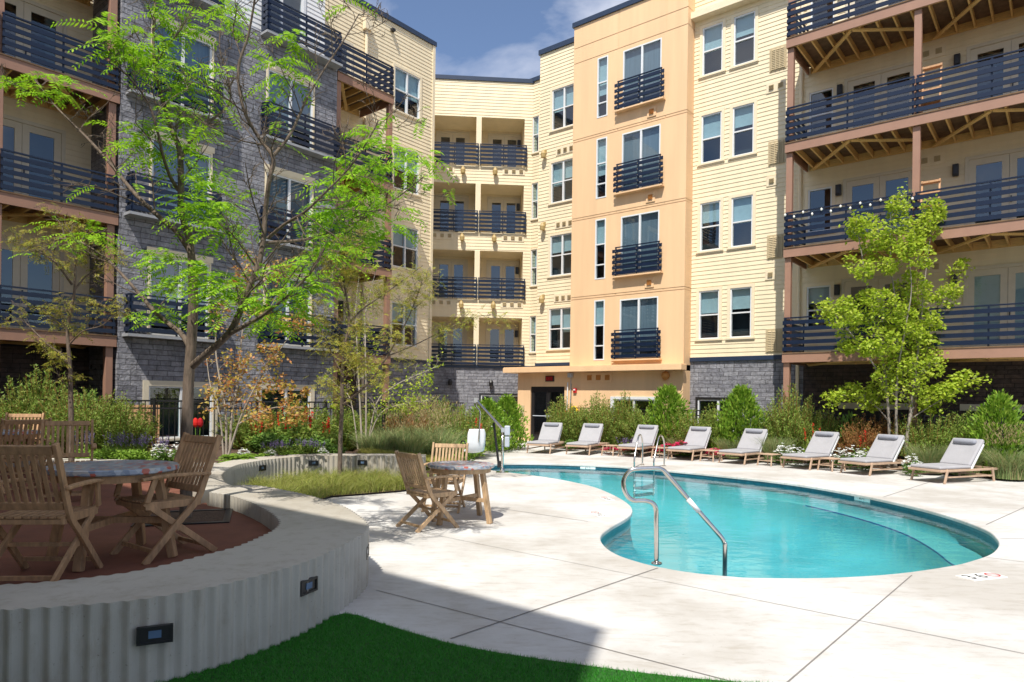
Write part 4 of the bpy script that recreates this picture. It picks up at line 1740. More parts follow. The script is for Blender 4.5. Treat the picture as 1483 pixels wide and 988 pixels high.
# ------------------------------------------------------------------ pool hardware
hr = thing('pool_handrail', 'large curved stainless handrail over the near pool steps', 'handrail', (1.49, 6.95, 0))
m = MB()
Yh = 6.95
pix = [(951, 817), (950.5, 760), (950, 738), (945.5, 729.5), (937, 725.8), (927, 725.3), (918, 725), (910, 720), (904.5, 710), (903, 699), (906.5, 689), (913, 682), (921, 679.5), (940, 678.6), (953, 678.3), (960, 681), (968, 689), (1000, 727), (1035, 767.5), (1044, 778), (1048.5, 786), (1050, 797), (1050, 830)]
pts = []
for i, (a, b) in enumerate(pix):
    q = at(a, b, Yh) - Vector((1.49, 6.95, 0))
    pts.append(tuple(q))
pts[-1] = (pts[-1][0], 0.02, -.45)
pts[0] = (pts[0][0], pts[0][1], 0)
m.tube(smooth_path(pts, 5), .024, 14)
m.build('rail', CHROME, hr, smooth=True)
m = MB()
a, b = Vector(at(996, 722.5, Yh)) - Vector((1.49, 6.95, 0)), Vector(at(1012, 741, Yh)) - Vector((1.49, 6.95, 0))
m.tube([a, b], .0252, 14)
m.build('sticker', WHITEP, hr, smooth=True)
m = MB()
m.lathe([(.055, 0), (.055, .012), (.03, .022)], (pts[0][0], 0, 0), 20)
m.build('base_flange', CHROME, hr)

ld = thing('pool_ladder', 'pair of arched stainless ladder rails at the far pool edge', 'ladder', (3.4, 17.2, 0))
for (ax, ay), (bx_, by) in (((3.06, 16.95), (3.40, 17.68)), ((3.50, 16.72), (3.92, 17.48))):
    d = Vector((bx_ - ax, by - ay, 0))
    o0 = Vector((ax - 3.4, ay - 17.2, 0))
    prof = [(0, -.9), (0, 0), (0, .22), (.22, .52), (.40, .72), (.58, .80), (.78, .77), (.95, .62), (1, .42), (1, 0)]
    m = MB()
    m.tube(smooth_path([tuple(o0 + d * u + Vector((0, 0, z))) for u, z in prof], 5), .021, 10)
    r_ = m.build('rail', CHROME, ld, smooth=True)
    m = MB()
    m.lathe([(.055, 0), (.055, .012), (.03, .022)], tuple(o0 + d), 16)
    m.build('base_flange', CHROME, r_)
for z in (-.30, -.55, -.8):
    m = MB()
    m.bar((-.34, -.25, z), (.10, -.48, z), .08, .03)
    m.build('rung', WHITEP, ld)

# pool lift
PL = thing('pool_lift', 'wheelchair pool lift with chrome mast, raised boom and hanging white seat', 'pool lift', (-.20, 15.45, 0))
YL = 15.45


def lp_(x, y, dy=0.0):
    return Vector(at(x, y, YL + dy)) - Vector((-.20, YL, 0))


m = MB()
m.box(-.14, .14, -.12, .12, 0, .015)
m.lathe([(.06, .015), (.06, .05), (.035, .10)], (0, 0, 0), 16)
m.build('base_plate', CHROME, PL)
m = MB()
m.tube([(0, 0, 0), lp_(728, 622)], .032, 14)
m.build('mast', CHROME, PL, smooth=True)
m = MB()
for dy in (-.045, .045):
    m.tube([lp_(730, 624, dy), lp_(688.5, 579, dy)], .034, 10)
m.bar(lp_(729, 623, -.08), lp_(729, 623, .08), .10, .10)
m.bar(lp_(689, 579.5, -.08), lp_(689, 579.5, .08), .08, .10)
m.build('boom', CHROME, PL)
m = MB()
m.tube(smooth_path([lp_(689.5, 584), lp_(690, 589), lp_(695, 596), lp_(694.5, 612), lp_(693.5, 640)], 5), .02, 10)
hg = m.build('hanger', CHROME, PL, smooth=True)
m = MB()
m.tube([lp_(715, 612, .1), lp_(722, 671, .1)], .028, 10)
m.bar(lp_(724, 668, .1), lp_(724, 677, .1), .12, .14, up=(0, 1, 0))
m.build('actuator', BLACKM, PL)
bx0 = lp_(734.5, 632)
m = MB()
m.box(bx0.x - .062, bx0.x + .062, -.10, .08, bx0.z + .02, bx0.z + .24)
m.box(bx0.x - .055, bx0.x + .055, -.085, .07, bx0.z - .24, bx0.z + .0)
m.build('battery_box', GREY, PL, bevel=.02)
# moulded seat: back panel and curved pan
m = MB()
prof = smooth_path([(-.02, .46), (.0, .25), (.03, .06), (.10, -.06), (.24, -.10), (.40, -.07)], 5)
sc_ = lp_(690, 651)
rotz = R_(112)
cols = []
for (a, z) in prof:
    hw_ = .215 - .04 * max(0, (z - .3) / .16) ** 2
    cols.append([(a - .012 * (1 - yy * yy), yy * hw_, z + (.03 * yy * yy if z < .1 else 0)) for yy in [-1 + 2 * k / 8 for k in range(9)]])
for i in range(len(cols) - 1):
    for k in range(8):
        m.quad(cols[i][k], cols[i][k + 1], cols[i + 1][k + 1], cols[i + 1][k])
st_ = m.build('seat', WHITEP, PL, smooth=True, weld=True)
md = st_.modifiers.new('solid', 'SOLIDIFY')
md.thickness = .035
st_.location = sc_
st_.rotation_euler = (0, 0, rotz)
m = MB()
m.tube(smooth_path([(.02, .25, .03), (.05, .26, .16), (.2, .26, .18), (.33, .26, .14), (.36, .26, .0)], 5), .016, 8)
ar = m.build('armrest', BLACKM, PL, smooth=True)
ar.location = sc_
ar.rotation_euler = (0, 0, rotz)

# depth markers
def marker(label, loc, deg, tilt, s, w_=.46, h_=.16, size=.13, sym=True):
    t = thing('depth_marker', label, 'depth marker', loc, 0, 'pool depth marker tiles')
    t.rotation_euler = (R_(tilt), 0, R_(deg))
    n_ = 3
    m = MB()
    for k in range(n_):
        x0 = -w_ / 2 + k * w_ / n_
        m.box(x0 + .002, x0 + w_ / n_ - .002, -h_ / 2, h_ / 2, -.003, .005)
    m.build('tile', TILEW, t)
    text(t, 'digits', s, size, INK, Matrix.Translation((-w_ / 6 if sym else 0, 0, .0062)), .0005)
    if sym:
        m = MB()
        m.v, m.f, m.m = [], [], []
        cx = w_ / 3
        R1, R0 = h_ * .36, h_ * .28
        for k in range(28):
            a, b = 2 * math.pi * k / 28, 2 * math.pi * (k + 1) / 28
            m.quad((cx + R0 * math.cos(a), R0 * math.sin(a), .0066), (cx + R1 * math.cos(a), R1 * math.sin(a), .0066), (cx + R1 * math.cos(b), R1 * math.sin(b), .0066), (cx + R0 * math.cos(b), R0 * math.sin(b), .0066))
        m.quad((cx - R0 * .75, R0 * .62, .0067), (cx - R0 * .62, R0 * .75, .0067), (cx + R0 * .75, -R0 * .62, .0067), (cx + R0 * .62, -R0 * .75, .0067))
        m.build('no_diving_symbol', RED, t)
    return t


marker('white tile marker with red no diving symbol at the near right pool edge', (4.56, 6.60, .003), 20, 0, '3 6', .46, .19, .19)
marker('small white tile marker on the pool deck peninsula left of the handrail', (1.28, 9.92, .003), 105, 0, '3 6', .40, .17, .15)
marker('faint tile marker near the tip of the deck peninsula', (1.62, 11.5, .003), 100, 0, '4 FT', .40, .15, .12)


def edge_marker(label, i, s):
    a, b = np.array(bas[i % len(bas)]), np.array(bas[(i + 1) % len(bas)])
    c = (a + b) / 2
    d = unit(b - a)
    nrm = np.array([d[1], -d[0]])
    if np.dot(nrm, POOLC - c) < 0:
        nrm = -nrm
    c = c + nrm * .006
    ang = math.degrees(math.atan2(nrm[1], nrm[0])) + 90
    marker(label, (c[0], c[1], -.072), ang, 90, s, .40, .085, .075, False)


def nearest(x, y):
    return int(np.argmin([(p[0] - x) ** 2 + (p[1] - y) ** 2 for p in bas]))


edge_marker('white depth tile reading 3 FT under the far coping left of the ladder', nearest(1.9, 17.75), '3 FT')
edge_marker('white depth tile reading 4 FT under the coping in front of the nearest lounger', nearest(6.4, 12.6), '4 FT')

# rescue pole and float hung on the peach wall beside the door
def ow(x, out_, z):
    c, s_ = math.cos(R_(-39.2)), math.sin(R_(-39.2))
    y = YO - out_
    return Vector((6.2 + x * c - y * s_, 23.8 + x * s_ + y * c, z))


rp = thing('rescue_pole', 'pale rescue pole with orange hook grip hung by the glass door', 'rescue pole', ow(-4.75, .06, .7))
m = MB()
m.tube([ow(-4.78, .06, .7) - rp.location, ow(-4.74, .06, 2.35) - rp.location], .022, 8)
m.build('pole', WHITEP, rp)
m = MB()
m.tube([ow(-4.62, .05, .8) - rp.location, ow(-4.58, .05, 2.3) - rp.location], .015, 8)
m.build('hook_pole', CHROME, rp)
m = MB()
m.tube([ow(-4.80, .08, 1.0) - rp.location, ow(-4.79, .08, 1.25) - rp.location], .07, 10)
m.build('grip', ORANGEF, rp)
m = MB()
ctr = ow(-4.42, .12, 1.22)
ring = []
for k in range(25):
    a = 2 * math.pi * k / 24
    ring.append(ow(-4.42 + .17 * math.cos(a), .10, 1.22 + .17 * math.sin(a)))
m.tube([tuple(p) for p in ring], .055, 10)
o = m.build('life_ring', YELLOW, None, smooth=True)
tag(o, 'yellow life ring hung on the peach wall right of the rescue pole', 'life ring')

# fences
def fence(name, label, pts, z0, h, sp=.115, m_=BLACKM):
    t = thing(name, label, 'fence', (pts[0][0], pts[0][1], z0))
    o0 = Vector((pts[0][0], pts[0][1], 0))
    r_ = MB()
    p_ = MB()
    for a, b in zip(pts[:-1], pts[1:]):
        a, b = Vector((*a, 0)) - o0, Vector((*b, 0)) - o0
        d = b - a
        for z in (h - .02, h - .18, .10):
            r_.bar(a + Vector((0, 0, z)), b + Vector((0, 0, z)), .03, .035)
        k = int(d.length / sp)
        for i in range(k):
            q = a + d * ((i + .5) / k)
            p_.bar(q + Vector((0, 0, .06)), q + Vector((0, 0, h - .03)), .016, .016, up=(0, 1, 0))
        for i in range(int(d.length / 2.2) + 1):
            q = a + d.normalized() * min(i * 2.2, d.length)
            p = MB()
            p.bar(q, q + Vector((0, 0, h + .03)), .05, .05, up=(0, 1, 0))
            p.build('post', m_, t)
    r_.build('rail', m_, t)
    p_.build('pickets', m_, t)
    return t


fence('picket_fence', 'black metal picket fence in front of the grey stone wall on the left', [(-16.5, 12.7), (-10.5, 13.6), (-7.7, 14.7), (-4.7, 17.2), (-1.6, 22.5)], BZ, 1.12)
fence('picket_fence', 'black metal picket fence behind the shrubs in front of the peach wall', [(2.3, 25.2), (5.3, 22.7), (7.2, 21.2)], .05, 1.35)
fence('picket_fence', 'black metal picket fence behind the shrubs under the right hand balconies', [(7.5, 20.9), (9.8, 19.0), (12.2, 17.0), (15, 14.7)], .05, 1.35)
wp = thing('cedar_screen', 'orange brown vertical board screen behind the black fence on the left', 'wooden screen', (-8.55, 15.0, BZ), R_(33))
m = MB()
for k in range(7):
    m.box(-.60 + k * .175, -.60 + k * .175 + .17, -.012, .012, 0, .98)
m.build('boards', WOODF, wp)
m = MB()
m.box(-.62, .64, -.03, -.0125, .84, 1.0)
m.build('top_board', WOODF, wp)
m = MB()
m.box(.62, .72, -.05, .05, 0, 1.0)
m.build('post', WOODF, wp)
# string lights on the second floor railing at the right
sl = MB()
wr = MB()
prev = None
ptsl = []
for k in range(27):
    u = k / 26
    x = 3.85 + 3.2 * u
    z = FL[1] + .98 - .09 * math.sin(math.pi * ((u * 6.5) % 1)) + .02
    c, s_ = math.cos(R_(-39.2)), math.sin(R_(-39.2))
    y = YB - .05
    ptsl.append(Vector((6.2 + x * c - y * s_, 23.8 + x * s_ + y * c, z)))
t = thing('string_lights', 'string of small pale bulbs along the second floor right balcony railing', 'string lights', tuple(ptsl[0]))
m = MB()
m.tube([tuple(p - ptsl[0]) for p in ptsl], .006, 5)
m.build('cable', BLACKM, t)
bm0 = MB()
bm0.lathe([(.008, .03), (.03, 0), (.03, -.03), (.01, -.055)], n=8)
b0 = None
for p in ptsl[::2]:
    if b0 is None:
        b0 = bm0.build('bulb', BULB, t, smooth=True)
        b0.location = p - ptsl[0] - Vector((0, 0, .04))
    else:
        c_ = b0.copy()
        COL.objects.link(c_)
        c_.location = p - ptsl[0] - Vector((0, 0, .04))
# folded wooden racks by the balcony posts
def rack(label, f):
    c, s_ = math.cos(R_(-39.2)), math.sin(R_(-39.2))
    x, y = 7.36, -1.55
    t = thing('wooden_rack', label, 'rack', (6.2 + x * c - y * s_, 23.8 + x * s_ + y * c, f + .015), R_(-39.2))
    for sx in (-.2, .2):
        m = MB()
        m.bar((sx, -.2, 0), (sx, .1, 1.45), .04, .06)
        m.build('upright', WOODF, t)
    for z in (.4, .75, 1.1, 1.4):
        m = MB()
        m.bar((-.22, -.2 + .3 * z / 1.45, z), (.22, -.2 + .3 * z / 1.45, z), .16, .05)
        m.build('shelf', WOODF, t)


rack('pale wooden rack behind the post on the third floor right balcony', FL[2])
rack('pale wooden rack behind the post on the second floor right balcony', FL[1])

# ------------------------------------------------------------------ trees
def limb_tube(m, pts, r0, r1, n=8, sm=4):
    P = smooth_path(pts, sm)
    k = len(P)
    m.tube(P, [r0 + (r1 - r0) * (i / (k - 1)) ** .8 for i in range(k)], n, caps=False)
    return [Vector(p) for p in P]


def twigs(m, P, r, count, length, depth, tips, rg, up=.25, t0=.25, n=5):
    "side branches along a limb polyline"
    for _ in range(count):
        t = rg.uniform(t0, 1.0)
        i = min(int(t * (len(P) - 1)), len(P) - 2)
        p = P[i].lerp(P[i + 1], rg.random())
        d = (P[i + 1] - P[i]).normalized()
        a = Vector((rg.gauss(0, 1), rg.gauss(0, 1), rg.gauss(0, .6)))
        a = (a - d * a.dot(d))
        if a.length < .1:
            continue
        a.normalize()
        dr = (d * .65 + a * .85 + Vector((0, 0, up))).normalized()
        L = length * rg.uniform(.5, 1.15) * (1.1 - .45 * t)
        q = [p]
        for s_ in range(4):
            dr = (dr + Vector((rg.gauss(0, .22), rg.gauss(0, .22), rg.gauss(0, .16)))).normalized()
            q.append(q[-1] + dr * L / 4)
        rr = max(.0035, r * (1 - .55 * t))
        m.tube(q, [rr, rr * .85, rr * .7, rr * .58, max(.0016, rr * .35)], n, caps=False)
        if depth > 0:
            twigs(m, q, rr * .62, max(3, int(count * .45)), L * .55, depth - 1, tips, rg, up, .2, 4)
        else:
            tips += q[2:]


def fronds(cen, dirs, L, nl=9, lw=.017, ll=.055):
    "compound leaves: a drooping rachis with paired leaflets; returns leaf quads"
    n = len(cen)
    dirs = unit(dirs)
    side = unit(np.cross(dirs, np.array([0, 0, 1.0]) + RG.normal(0, .25, (n, 3))))
    L = L[:, None]
    parts = []
    for k in range(nl):
        t = (k + 1) / nl
        p = cen + dirs * L * t + np.array([0, 0, -1.0]) * L * .45 * t * t
        tang = unit(dirs + np.array([0, 0, -1.0]) * .9 * t)
        for sg in (-1, 1):
            d = unit(side * sg + tang * .45 + np.array([0, 0, -.25]) + RG.normal(0, .12, (n, 3)))
            nr = unit(np.cross(d, tang)) + RG.normal(0, .2, (n, 3))
            parts.append(leaf_quads(p, d, ll * (1.15 - .5 * abs(t - .45)), lw, nr))
    return cat(parts)


def ellipsoid(n, c, r):
    v = unit(RG.normal(size=(n, 3)))
    return np.array(c) + v * (RG.uniform(0, 1, n) ** .45)[:, None] * np.array(r)


def near_twig(C, tips, dmax):
    "pull points towards their nearest twig"
    T = np.array([tuple(t) for t in tips])
    out_ = []
    for c in C:
        d = np.linalg.norm(T - c, axis=1)
        i = int(np.argmin(d))
        out_.append(c if d[i] < dmax else T[i] + (c - T[i]) * dmax / d[i])
    return np.array(out_)


rg = random.Random(5)
# tall locust on the patio ------------------------------------------------
TB = Vector((-3.47, 7.3, PZ))
tr_ = thing('locust_tree', 'tall open tree with lime feathery leaves growing through the patio grate', 'tree', tuple(TB))
m = MB()
tips = []


def tp(x, y, dY=0.0):
    return tuple(Vector(at(x, y, 7.3 + dY)) - TB)


main = limb_tube(m, [(0, 0, -.02), tp(270, 690), tp(271, 620), tp(273, 555), tp(277, 500), tp(280, 440, -.05), tp(279, 390, -.1)], .066, .048, 12)
up1 = limb_tube(m, [tp(279, 390, -.1), tp(274, 345, -.1), tp(263, 305, -.1), tp(261, 225, 0), tp(250, 190, .05), tp(237, 150, .1), tp(226, 105, .1), tp(222, 60, .1), tp(226, -5, .2), tp(235, -70, .2)], .044, .011)
rt = limb_tube(m, [tp(279, 530), tp(290, 520, -.1), tp(330, 485, -.3), tp(346, 455, -.4), tp(362, 415, -.5), tp(376, 378, -.5), tp(382, 340, -.5), tp(384, 310, -.5), tp(390, 260, -.6), tp(396, 230, -.6), tp(372, 195, -.6), tp(352, 155, -.7), tp(345, 100, -.7), tp(360, 50, -.7), tp(372, -20, -.8)], .042, .009)
rt2 = limb_tube(m, [tp(330, 485, -.3), tp(358, 470, -.5), tp(386, 453, -.7), tp(420, 425, -.9), tp(450, 395, -1.0), tp(470, 360, -1.1)], .026, .007)
rt3 = limb_tube(m, [tp(380, 352, -.5), tp(415, 350, -.3), tp(452, 345, -.2), tp(500, 330, 0), tp(540, 309, .1), tp(580, 283, .2), tp(615, 255, .3)], .020, .005)
rt4 = limb_tube(m, [tp(388, 345, -.5), tp(412, 325, -.6), tp(440, 308, -.8), tp(464, 286, -.9), tp(506, 243, -1.0), tp(532, 205, -1.1), tp(548, 175, -1.1)], .019, .005)
lf = limb_tube(m, [tp(276, 505), tp(262, 483, .1), tp(238, 464, .2), tp(217, 444, .3), tp(203, 427, .4), tp(166, 386, .6), tp(147, 370, .7), tp(115, 350, .8), tp(80, 345, .9)], .034, .007)
lf2 = limb_tube(m, [tp(276, 365), tp(255, 335, .0), tp(226, 310, .1), tp(194, 279, .2), tp(158, 235, .4), tp(130, 204, .5), tp(101, 175, .6), tp(77, 150, .7), tp(50, 115, .8)], .034, .007)
lf3 = limb_tube(m, [tp(258, 275), tp(246, 255, -.2), tp(236, 225, -.4), tp(228, 190, -.6), tp(215, 150, -.7), tp(185, 110, -.8), tp(150, 85, -.9)], .022, .006)
rt5 = limb_tube(m, [tp(262, 230), tp(280, 200, .2), tp(305, 175, .4), tp(332, 150, .5), tp(330, 110, .5), tp(318, 70, .6), tp(322, 20, .6)], .022, .006)
rt6 = limb_tube(m, [tp(394, 228, -.6), tp(420, 195, -.5), tp(446, 140, -.4), tp(470, 100, -.3), tp(500, 55, -.2), tp(520, 20, -.1)], .018, .005)
for P, c, L, r in ((up1, 14, .85, .012), (rt, 19, .9, .013), (rt2, 10, .75, .010), (rt3, 12, .65, .008), (rt4, 12, .7, .008), (lf, 12, .75, .010), (lf2, 13, .8, .010), (lf3, 9, .65, .008), (rt5, 10, .65, .008), (rt6, 12, .7, .008)):
    twigs(m, P, r, c, L, 2, tips, rg)
m.build('trunk', BARK, tr_, smooth=True)
CL = [(245, 95, 40, .1), (205, 72, 28, -.3), (272, 125, 34, .2), (252, 165, 28, 0), (215, 200, 30, -.4), (75, 128, 34, .6), (35, 118, 20, .7), (150, 45, 18, -.8), (262, 215, 30, 0), (200, 212, 22, -.2), (300, 285, 42, -.3), (288, 310, 36, -.2), (320, 335, 28, -.4),
      (222, 345, 24, 0), (318, 250, 24, 0), (240, 385, 30, 0), (300, 432, 50, -.3), (325, 455, 36, -.4), (252, 430, 26, 0), (290, 400, 30, -.2), (402, 100, 24, -.6), (330, 30, 26, 0), (425, 55, 16, -.4), (455, 325, 30, -.2), (475, 362, 36, -.6), (505, 285, 42, -.4), (535, 250, 38, -.6),
      (548, 215, 30, -.9), (600, 228, 32, .2), (488, 310, 30, -.3), (432, 398, 28, -.8), (525, 300, 36, 0), (560, 330, 26, .1), (408, 445, 34, -.8), (445, 420, 28, -.9), (385, 475, 22, -.6), (232, 20, 24, .1), (180, 65, 18, -.8), (140, 345, 22, .6), (280, 40, 24, .3), (230, 460, 22, .2), (545, 350, 26, .2), (340, 415, 26, -.5), (500, 250, 22, -.7)]
cs, ds = [], []
for (x, y, r, dy) in CL:
    c = np.array(at(x, y, 7.3 + dy)) - np.array(TB)
    rm = r / 135.0
    k = int(6 + 21 * (r / 40.0) ** 2)
    e = ellipsoid(k, c, (rm * .9, rm * .9, rm * .65))
    cs.append(e)
    ds.append(unit(np.column_stack([RG.normal(0, 1, (k, 2)), RG.uniform(-.1, .5, k)])) + (e - c) * 1.2 / rm * .35)
cs = np.concatenate(cs)
ds = np.concatenate(ds)
ts = np.array([tuple(t) for t in tips])
sel = ts[RG.choice(len(ts), 95, replace=False)]
cs = np.concatenate([near_twig(cs, tips, .28), sel])
ds = np.concatenate([ds, np.column_stack([RG.normal(0, 1, (len(sel), 2)), RG.uniform(-.1, .4, len(sel))])])
V, F = fronds(cs, ds, RG.uniform(.20, .40, len(cs)), 11, .020, .068)
V2, F2 = fronds(sel + RG.normal(0, .05, sel.shape), RG.normal(0, 1, sel.shape), RG.uniform(.06, .12, len(sel)), 5, .010, .03)
mesh_np('crown', *cat([(V, F), (V2, F2)]), LOCUST, tr_)


def small_tree(name, label, base, limbs, tw, leaf_mat, nleaf, lsize, bark, clumps=(), scale_px=65, depth=2, comp=False, spread=.06, crown_name='crown'):
    t = thing(name, label, 'tree', tuple(base))
    m = MB()
    tips = []
    rg_ = random.Random(hash(label) % 1000 if False else len(label) * 7 + int(base[1] * 10))
    for (pts, r0, r1, cnt, L) in limbs:
        P = limb_tube(m, pts, r0, r1, 8)
        if cnt:
            twigs(m, P, max(r1 * 1.0, .006), cnt, L, depth, tips, rg_, .3, tw)
    m.build('trunk', bark, t, smooth=True)
    T = np.array([tuple(q) for q in tips])
    per = []
    if clumps:
        for (c, r, k) in clumps:
            e = ellipsoid(k, c, (r, r, r * .8))
            per.append(near_twig(e, tips, .16))
    k = nleaf - sum(len(p) for p in per)
    if k > 0:
        per.append(T[RG.integers(0, len(T), k)] + RG.normal(0, spread, (k, 3)))
    C = np.concatenate(per)
    n_ = len(C)
    if comp:
        V, F = fronds(C, np.column_stack([RG.normal(0, 1, (n_, 2)), RG.uniform(-.3, .4, n_)]), RG.uniform(.08, .2, n_), 6, .014, .045)
    else:
        V, F = leaf_quads(C, RG.normal(0, 1, (n_, 3)) * np.array([1, 1, .6]) + np.array([0, 0, -.25]), RG.uniform(.7, 1.2, n_) * lsize, lsize * .62)
    mesh_np(crown_name, V, F, leaf_mat, t)
    return t


def PXT(base, Y):
    b = Vector(base)
    return lambda x, y, dy=0.0: tuple(Vector(at(x, y, Y + dy)) - b)


# slender tree in the grass bed
B = Vector((-3.81, 14.0, .02))
B.x = at(492, 690, 13.0).x
B.y = 13.0
q = PXT(B, 13.0)
small_tree('young_tree', 'slender young tree with sparse yellow green leaves in the grass bed', B,
           [([(0, 0, 0), q(493, 640), q(495, 590), q(496, 540), q(500, 500), q(506, 468), q(502, 430), q(498, 405), q(505, 370), q(512, 340)], .05, .009, 20, .75),
            ([q(495, 588), q(510, 576, -.1), q(534, 554, -.2), q(561, 516, -.4), q(586, 471, -.5), q(600, 440, -.6), q(612, 405, -.6)], .03, .007, 14, .7),
            ([q(497, 545), q(480, 510, .2), q(462, 470, .3), q(452, 440, .4)], .02, .006, 9, .5),
            ([q(504, 470), q(525, 448, .2), q(548, 432, .3), q(580, 409, .5), q(612, 385, .6)], .022, .006, 10, .55),
            ([q(500, 430), q(488, 400, -.3), q(478, 370, -.4), q(470, 345, -.4)], .016, .005, 7, .5),
            ([q(561, 516, -.4), q(600, 500, -.3), q(640, 480, -.2), q(680, 462, -.1), q(715, 455, 0)], .014, .004, 8, .45)],
           .2, SPARSE, 2400, .06, BARK, comp=True, spread=.09)
# slender dark trunk at the far left
B = Vector((at(104, 650, 11.45).x, 11.45, PZ))
q = PXT(B, 11.45)
small_tree('young_tree', 'nearly bare young tree with a dark thin trunk at the far left', B,
           [([(0, 0, 0), q(103, 606), q(102, 560), q(101, 526), q(98, 475), q(108, 423), q(110, 372), q(122, 345), q(131, 320)], .05, .008, 18, .6),
            ([q(101, 530), q(88, 512, .2), q(69, 499, .3), q(45, 475, .4), q(27, 457, .4)], .022, .006, 8, .5),
            ([q(104, 412), q(92, 395, -.2), q(78, 378, -.3), q(62, 368, -.3), q(44, 360, -.3), q(20, 352, -.3)], .02, .005, 12, .5),
            ([q(108, 420), q(125, 400, .2), q(150, 385, .3), q(172, 360, .4)], .018, .005, 10, .5),
            ([q(100, 500), q(120, 480, -.2), q(150, 470, -.3), q(180, 440, -.4)], .014, .005, 8, .45),
            ([q(110, 372), q(95, 345, .2), q(85, 320, .3), q(60, 300, .3)], .014, .004, 8, .4)],
           .15, SPARSE, 700, .06, BARK, comp=True, spread=.05)
# multi-stemmed autumn serviceberry
B = Vector((at(328, 647, 13.4).x, 13.4, BZ))
q = PXT(B, 13.4)
cl = [(q(x, y, dy), r / 73.0, k) for x, y, r, k, dy in ((400, 590, 30, 160, -.3), (375, 560, 26, 120, 0), (420, 560, 28, 120, -.2), (350, 520, 26, 90, .2), (385, 500, 26, 90, 0), (360, 440, 30, 110, .1), (395, 400, 30, 110, .1), (340, 400, 22, 70, .3), (440, 600, 22, 90, -.4), (410, 625, 18, 80, -.5), (330, 560, 20, 60, .2), (450, 560, 20, 60, -.2), (395, 450, 24, 70, 0), (425, 475, 20, 50, -.2))]
small_tree('serviceberry_tree', 'multi stemmed small tree with orange and yellow leaves right of the tall tree', B,
           [([(0, 0, 0), q(327, 600), q(320, 560), q(312, 500), q(318, 440), q(330, 390)], .03, .007, 9, .6),
            ([(.05, .03, 0), q(336, 600, .1), q(345, 550, .2), q(350, 490, .2), q(358, 430, .2), q(370, 380, .2)], .03, .006, 10, .6),
            ([(.04, -.05, 0), q(345, 615, -.1), q(362, 575, -.2), q(385, 535, -.3), q(410, 500, -.3), q(430, 470, -.3)], .026, .006, 10, .6),
            ([(-.05, .0, 0), q(318, 600, 0), q(305, 560, .1), q(298, 510, .2)], .022, .006, 6, .5),
            ([q(345, 615, -.1), q(370, 600, -.3), q(400, 590, -.5), q(440, 590, -.6)], .018, .005, 8, .45),
            ([q(350, 490, .2), q(375, 470, .1), q(400, 430, 0), q(415, 395, 0)], .016, .005, 8, .5)],
           .2, PINKL, 3200, .08, BARKL, cl, spread=.08)
# thin multi-stemmed tree behind
B = Vector((at(525, 625, 16.5).x, 16.5, BZ - .05))
q = PXT(B, 16.5)
cl = [(q(x, y, dy), r / 60.0, k) for x, y, r, k, dy in ((600, 560, 30, 170, 0), (570, 590, 26, 130, -.2), (625, 545, 22, 100, 0), (560, 560, 24, 90, .2), (610, 590, 22, 100, -.2), (545, 540, 20, 60, .2), (480, 590, 18, 60, -.1), (520, 430, 30, 70, .2), (550, 400, 26, 60, .2), (585, 600, 18, 60, -.2), (530, 490, 26, 60, .3))]
small_tree('serviceberry_tree', 'thin multi stemmed tree with yellow green leaves behind the slender young tree', B,
           [([(0, 0, 0), q(520, 560), q(517, 500), q(515, 450), q(520, 400)], .028, .007, 9, .7),
            ([(.08, .05, 0), q(530, 560), q(529, 500), q(530, 450, .2), q(545, 390, .2)], .028, .007, 9, .7),
            ([(.12, 0, 0), q(545, 585), q(570, 560, -.1), q(600, 545, -.2), q(635, 530, -.2)], .022, .006, 10, .6),
            ([(.1, -.1, 0), q(550, 600, -.2), q(585, 585, -.3), q(620, 580, -.3)], .02, .005, 8, .5),
            ([(-.1, 0, 0), q(508, 580), q(490, 560, .2), q(470, 540, .2)], .018, .005, 7, .5)],
           .2, LIME, 1500, .075, BARKL, cl, spread=.08)
# bright green multi-stemmed tree on the right
YR = 17.25
B = Vector((at(1303, 668, YR).x, YR, .05))
q = PXT(B, YR)
cl = []
for x, y, r, k, dy in ((1300, 330, 44, 420, 0), (1250, 345, 30, 260, .2), (1345, 320, 32, 280, 0), (1265, 390, 44, 440, 0), (1320, 390, 46, 460, -.2), (1350, 430, 34, 300, .1), (1235, 440, 38, 320, .2), (1280, 450, 48, 480, -.3), (1300, 490, 40, 260, .1), (1345, 480, 26, 150, 0), (1245, 500, 30, 200, -.1), (1290, 545, 26, 130, .1), (1325, 545, 24, 110, -.1), (1245, 535, 24, 120, -.2), (1350, 520, 22, 100, .1), (1325, 470, 36, 280, -.1), (1225, 490, 30, 240, .1), (1270, 510, 40, 300, -.2), (1310, 520, 28, 160, 0),
                       (1238, 325, 16, 90, .1), (1360, 300, 20, 110, 0), (1205, 450, 18, 110, .2), (1255, 570, 26, 190, .75), (1228, 565, 22, 130, .75), (1205, 575, 14, 60, .75), (1270, 590, 18, 90, .75), (1350, 565, 24, 150, -.3), (1375, 555, 22, 140, -.4), (1400, 545, 16, 70, -.4), (1340, 590, 18, 80, -.2), (1385, 420, 16, 70, 0), (1395, 375, 10, 40, 0), (1290, 300, 22, 130, .1)):
    cl.append((q(x, y, dy), r * 1.12 / 57.0, int(k * 1.75)))
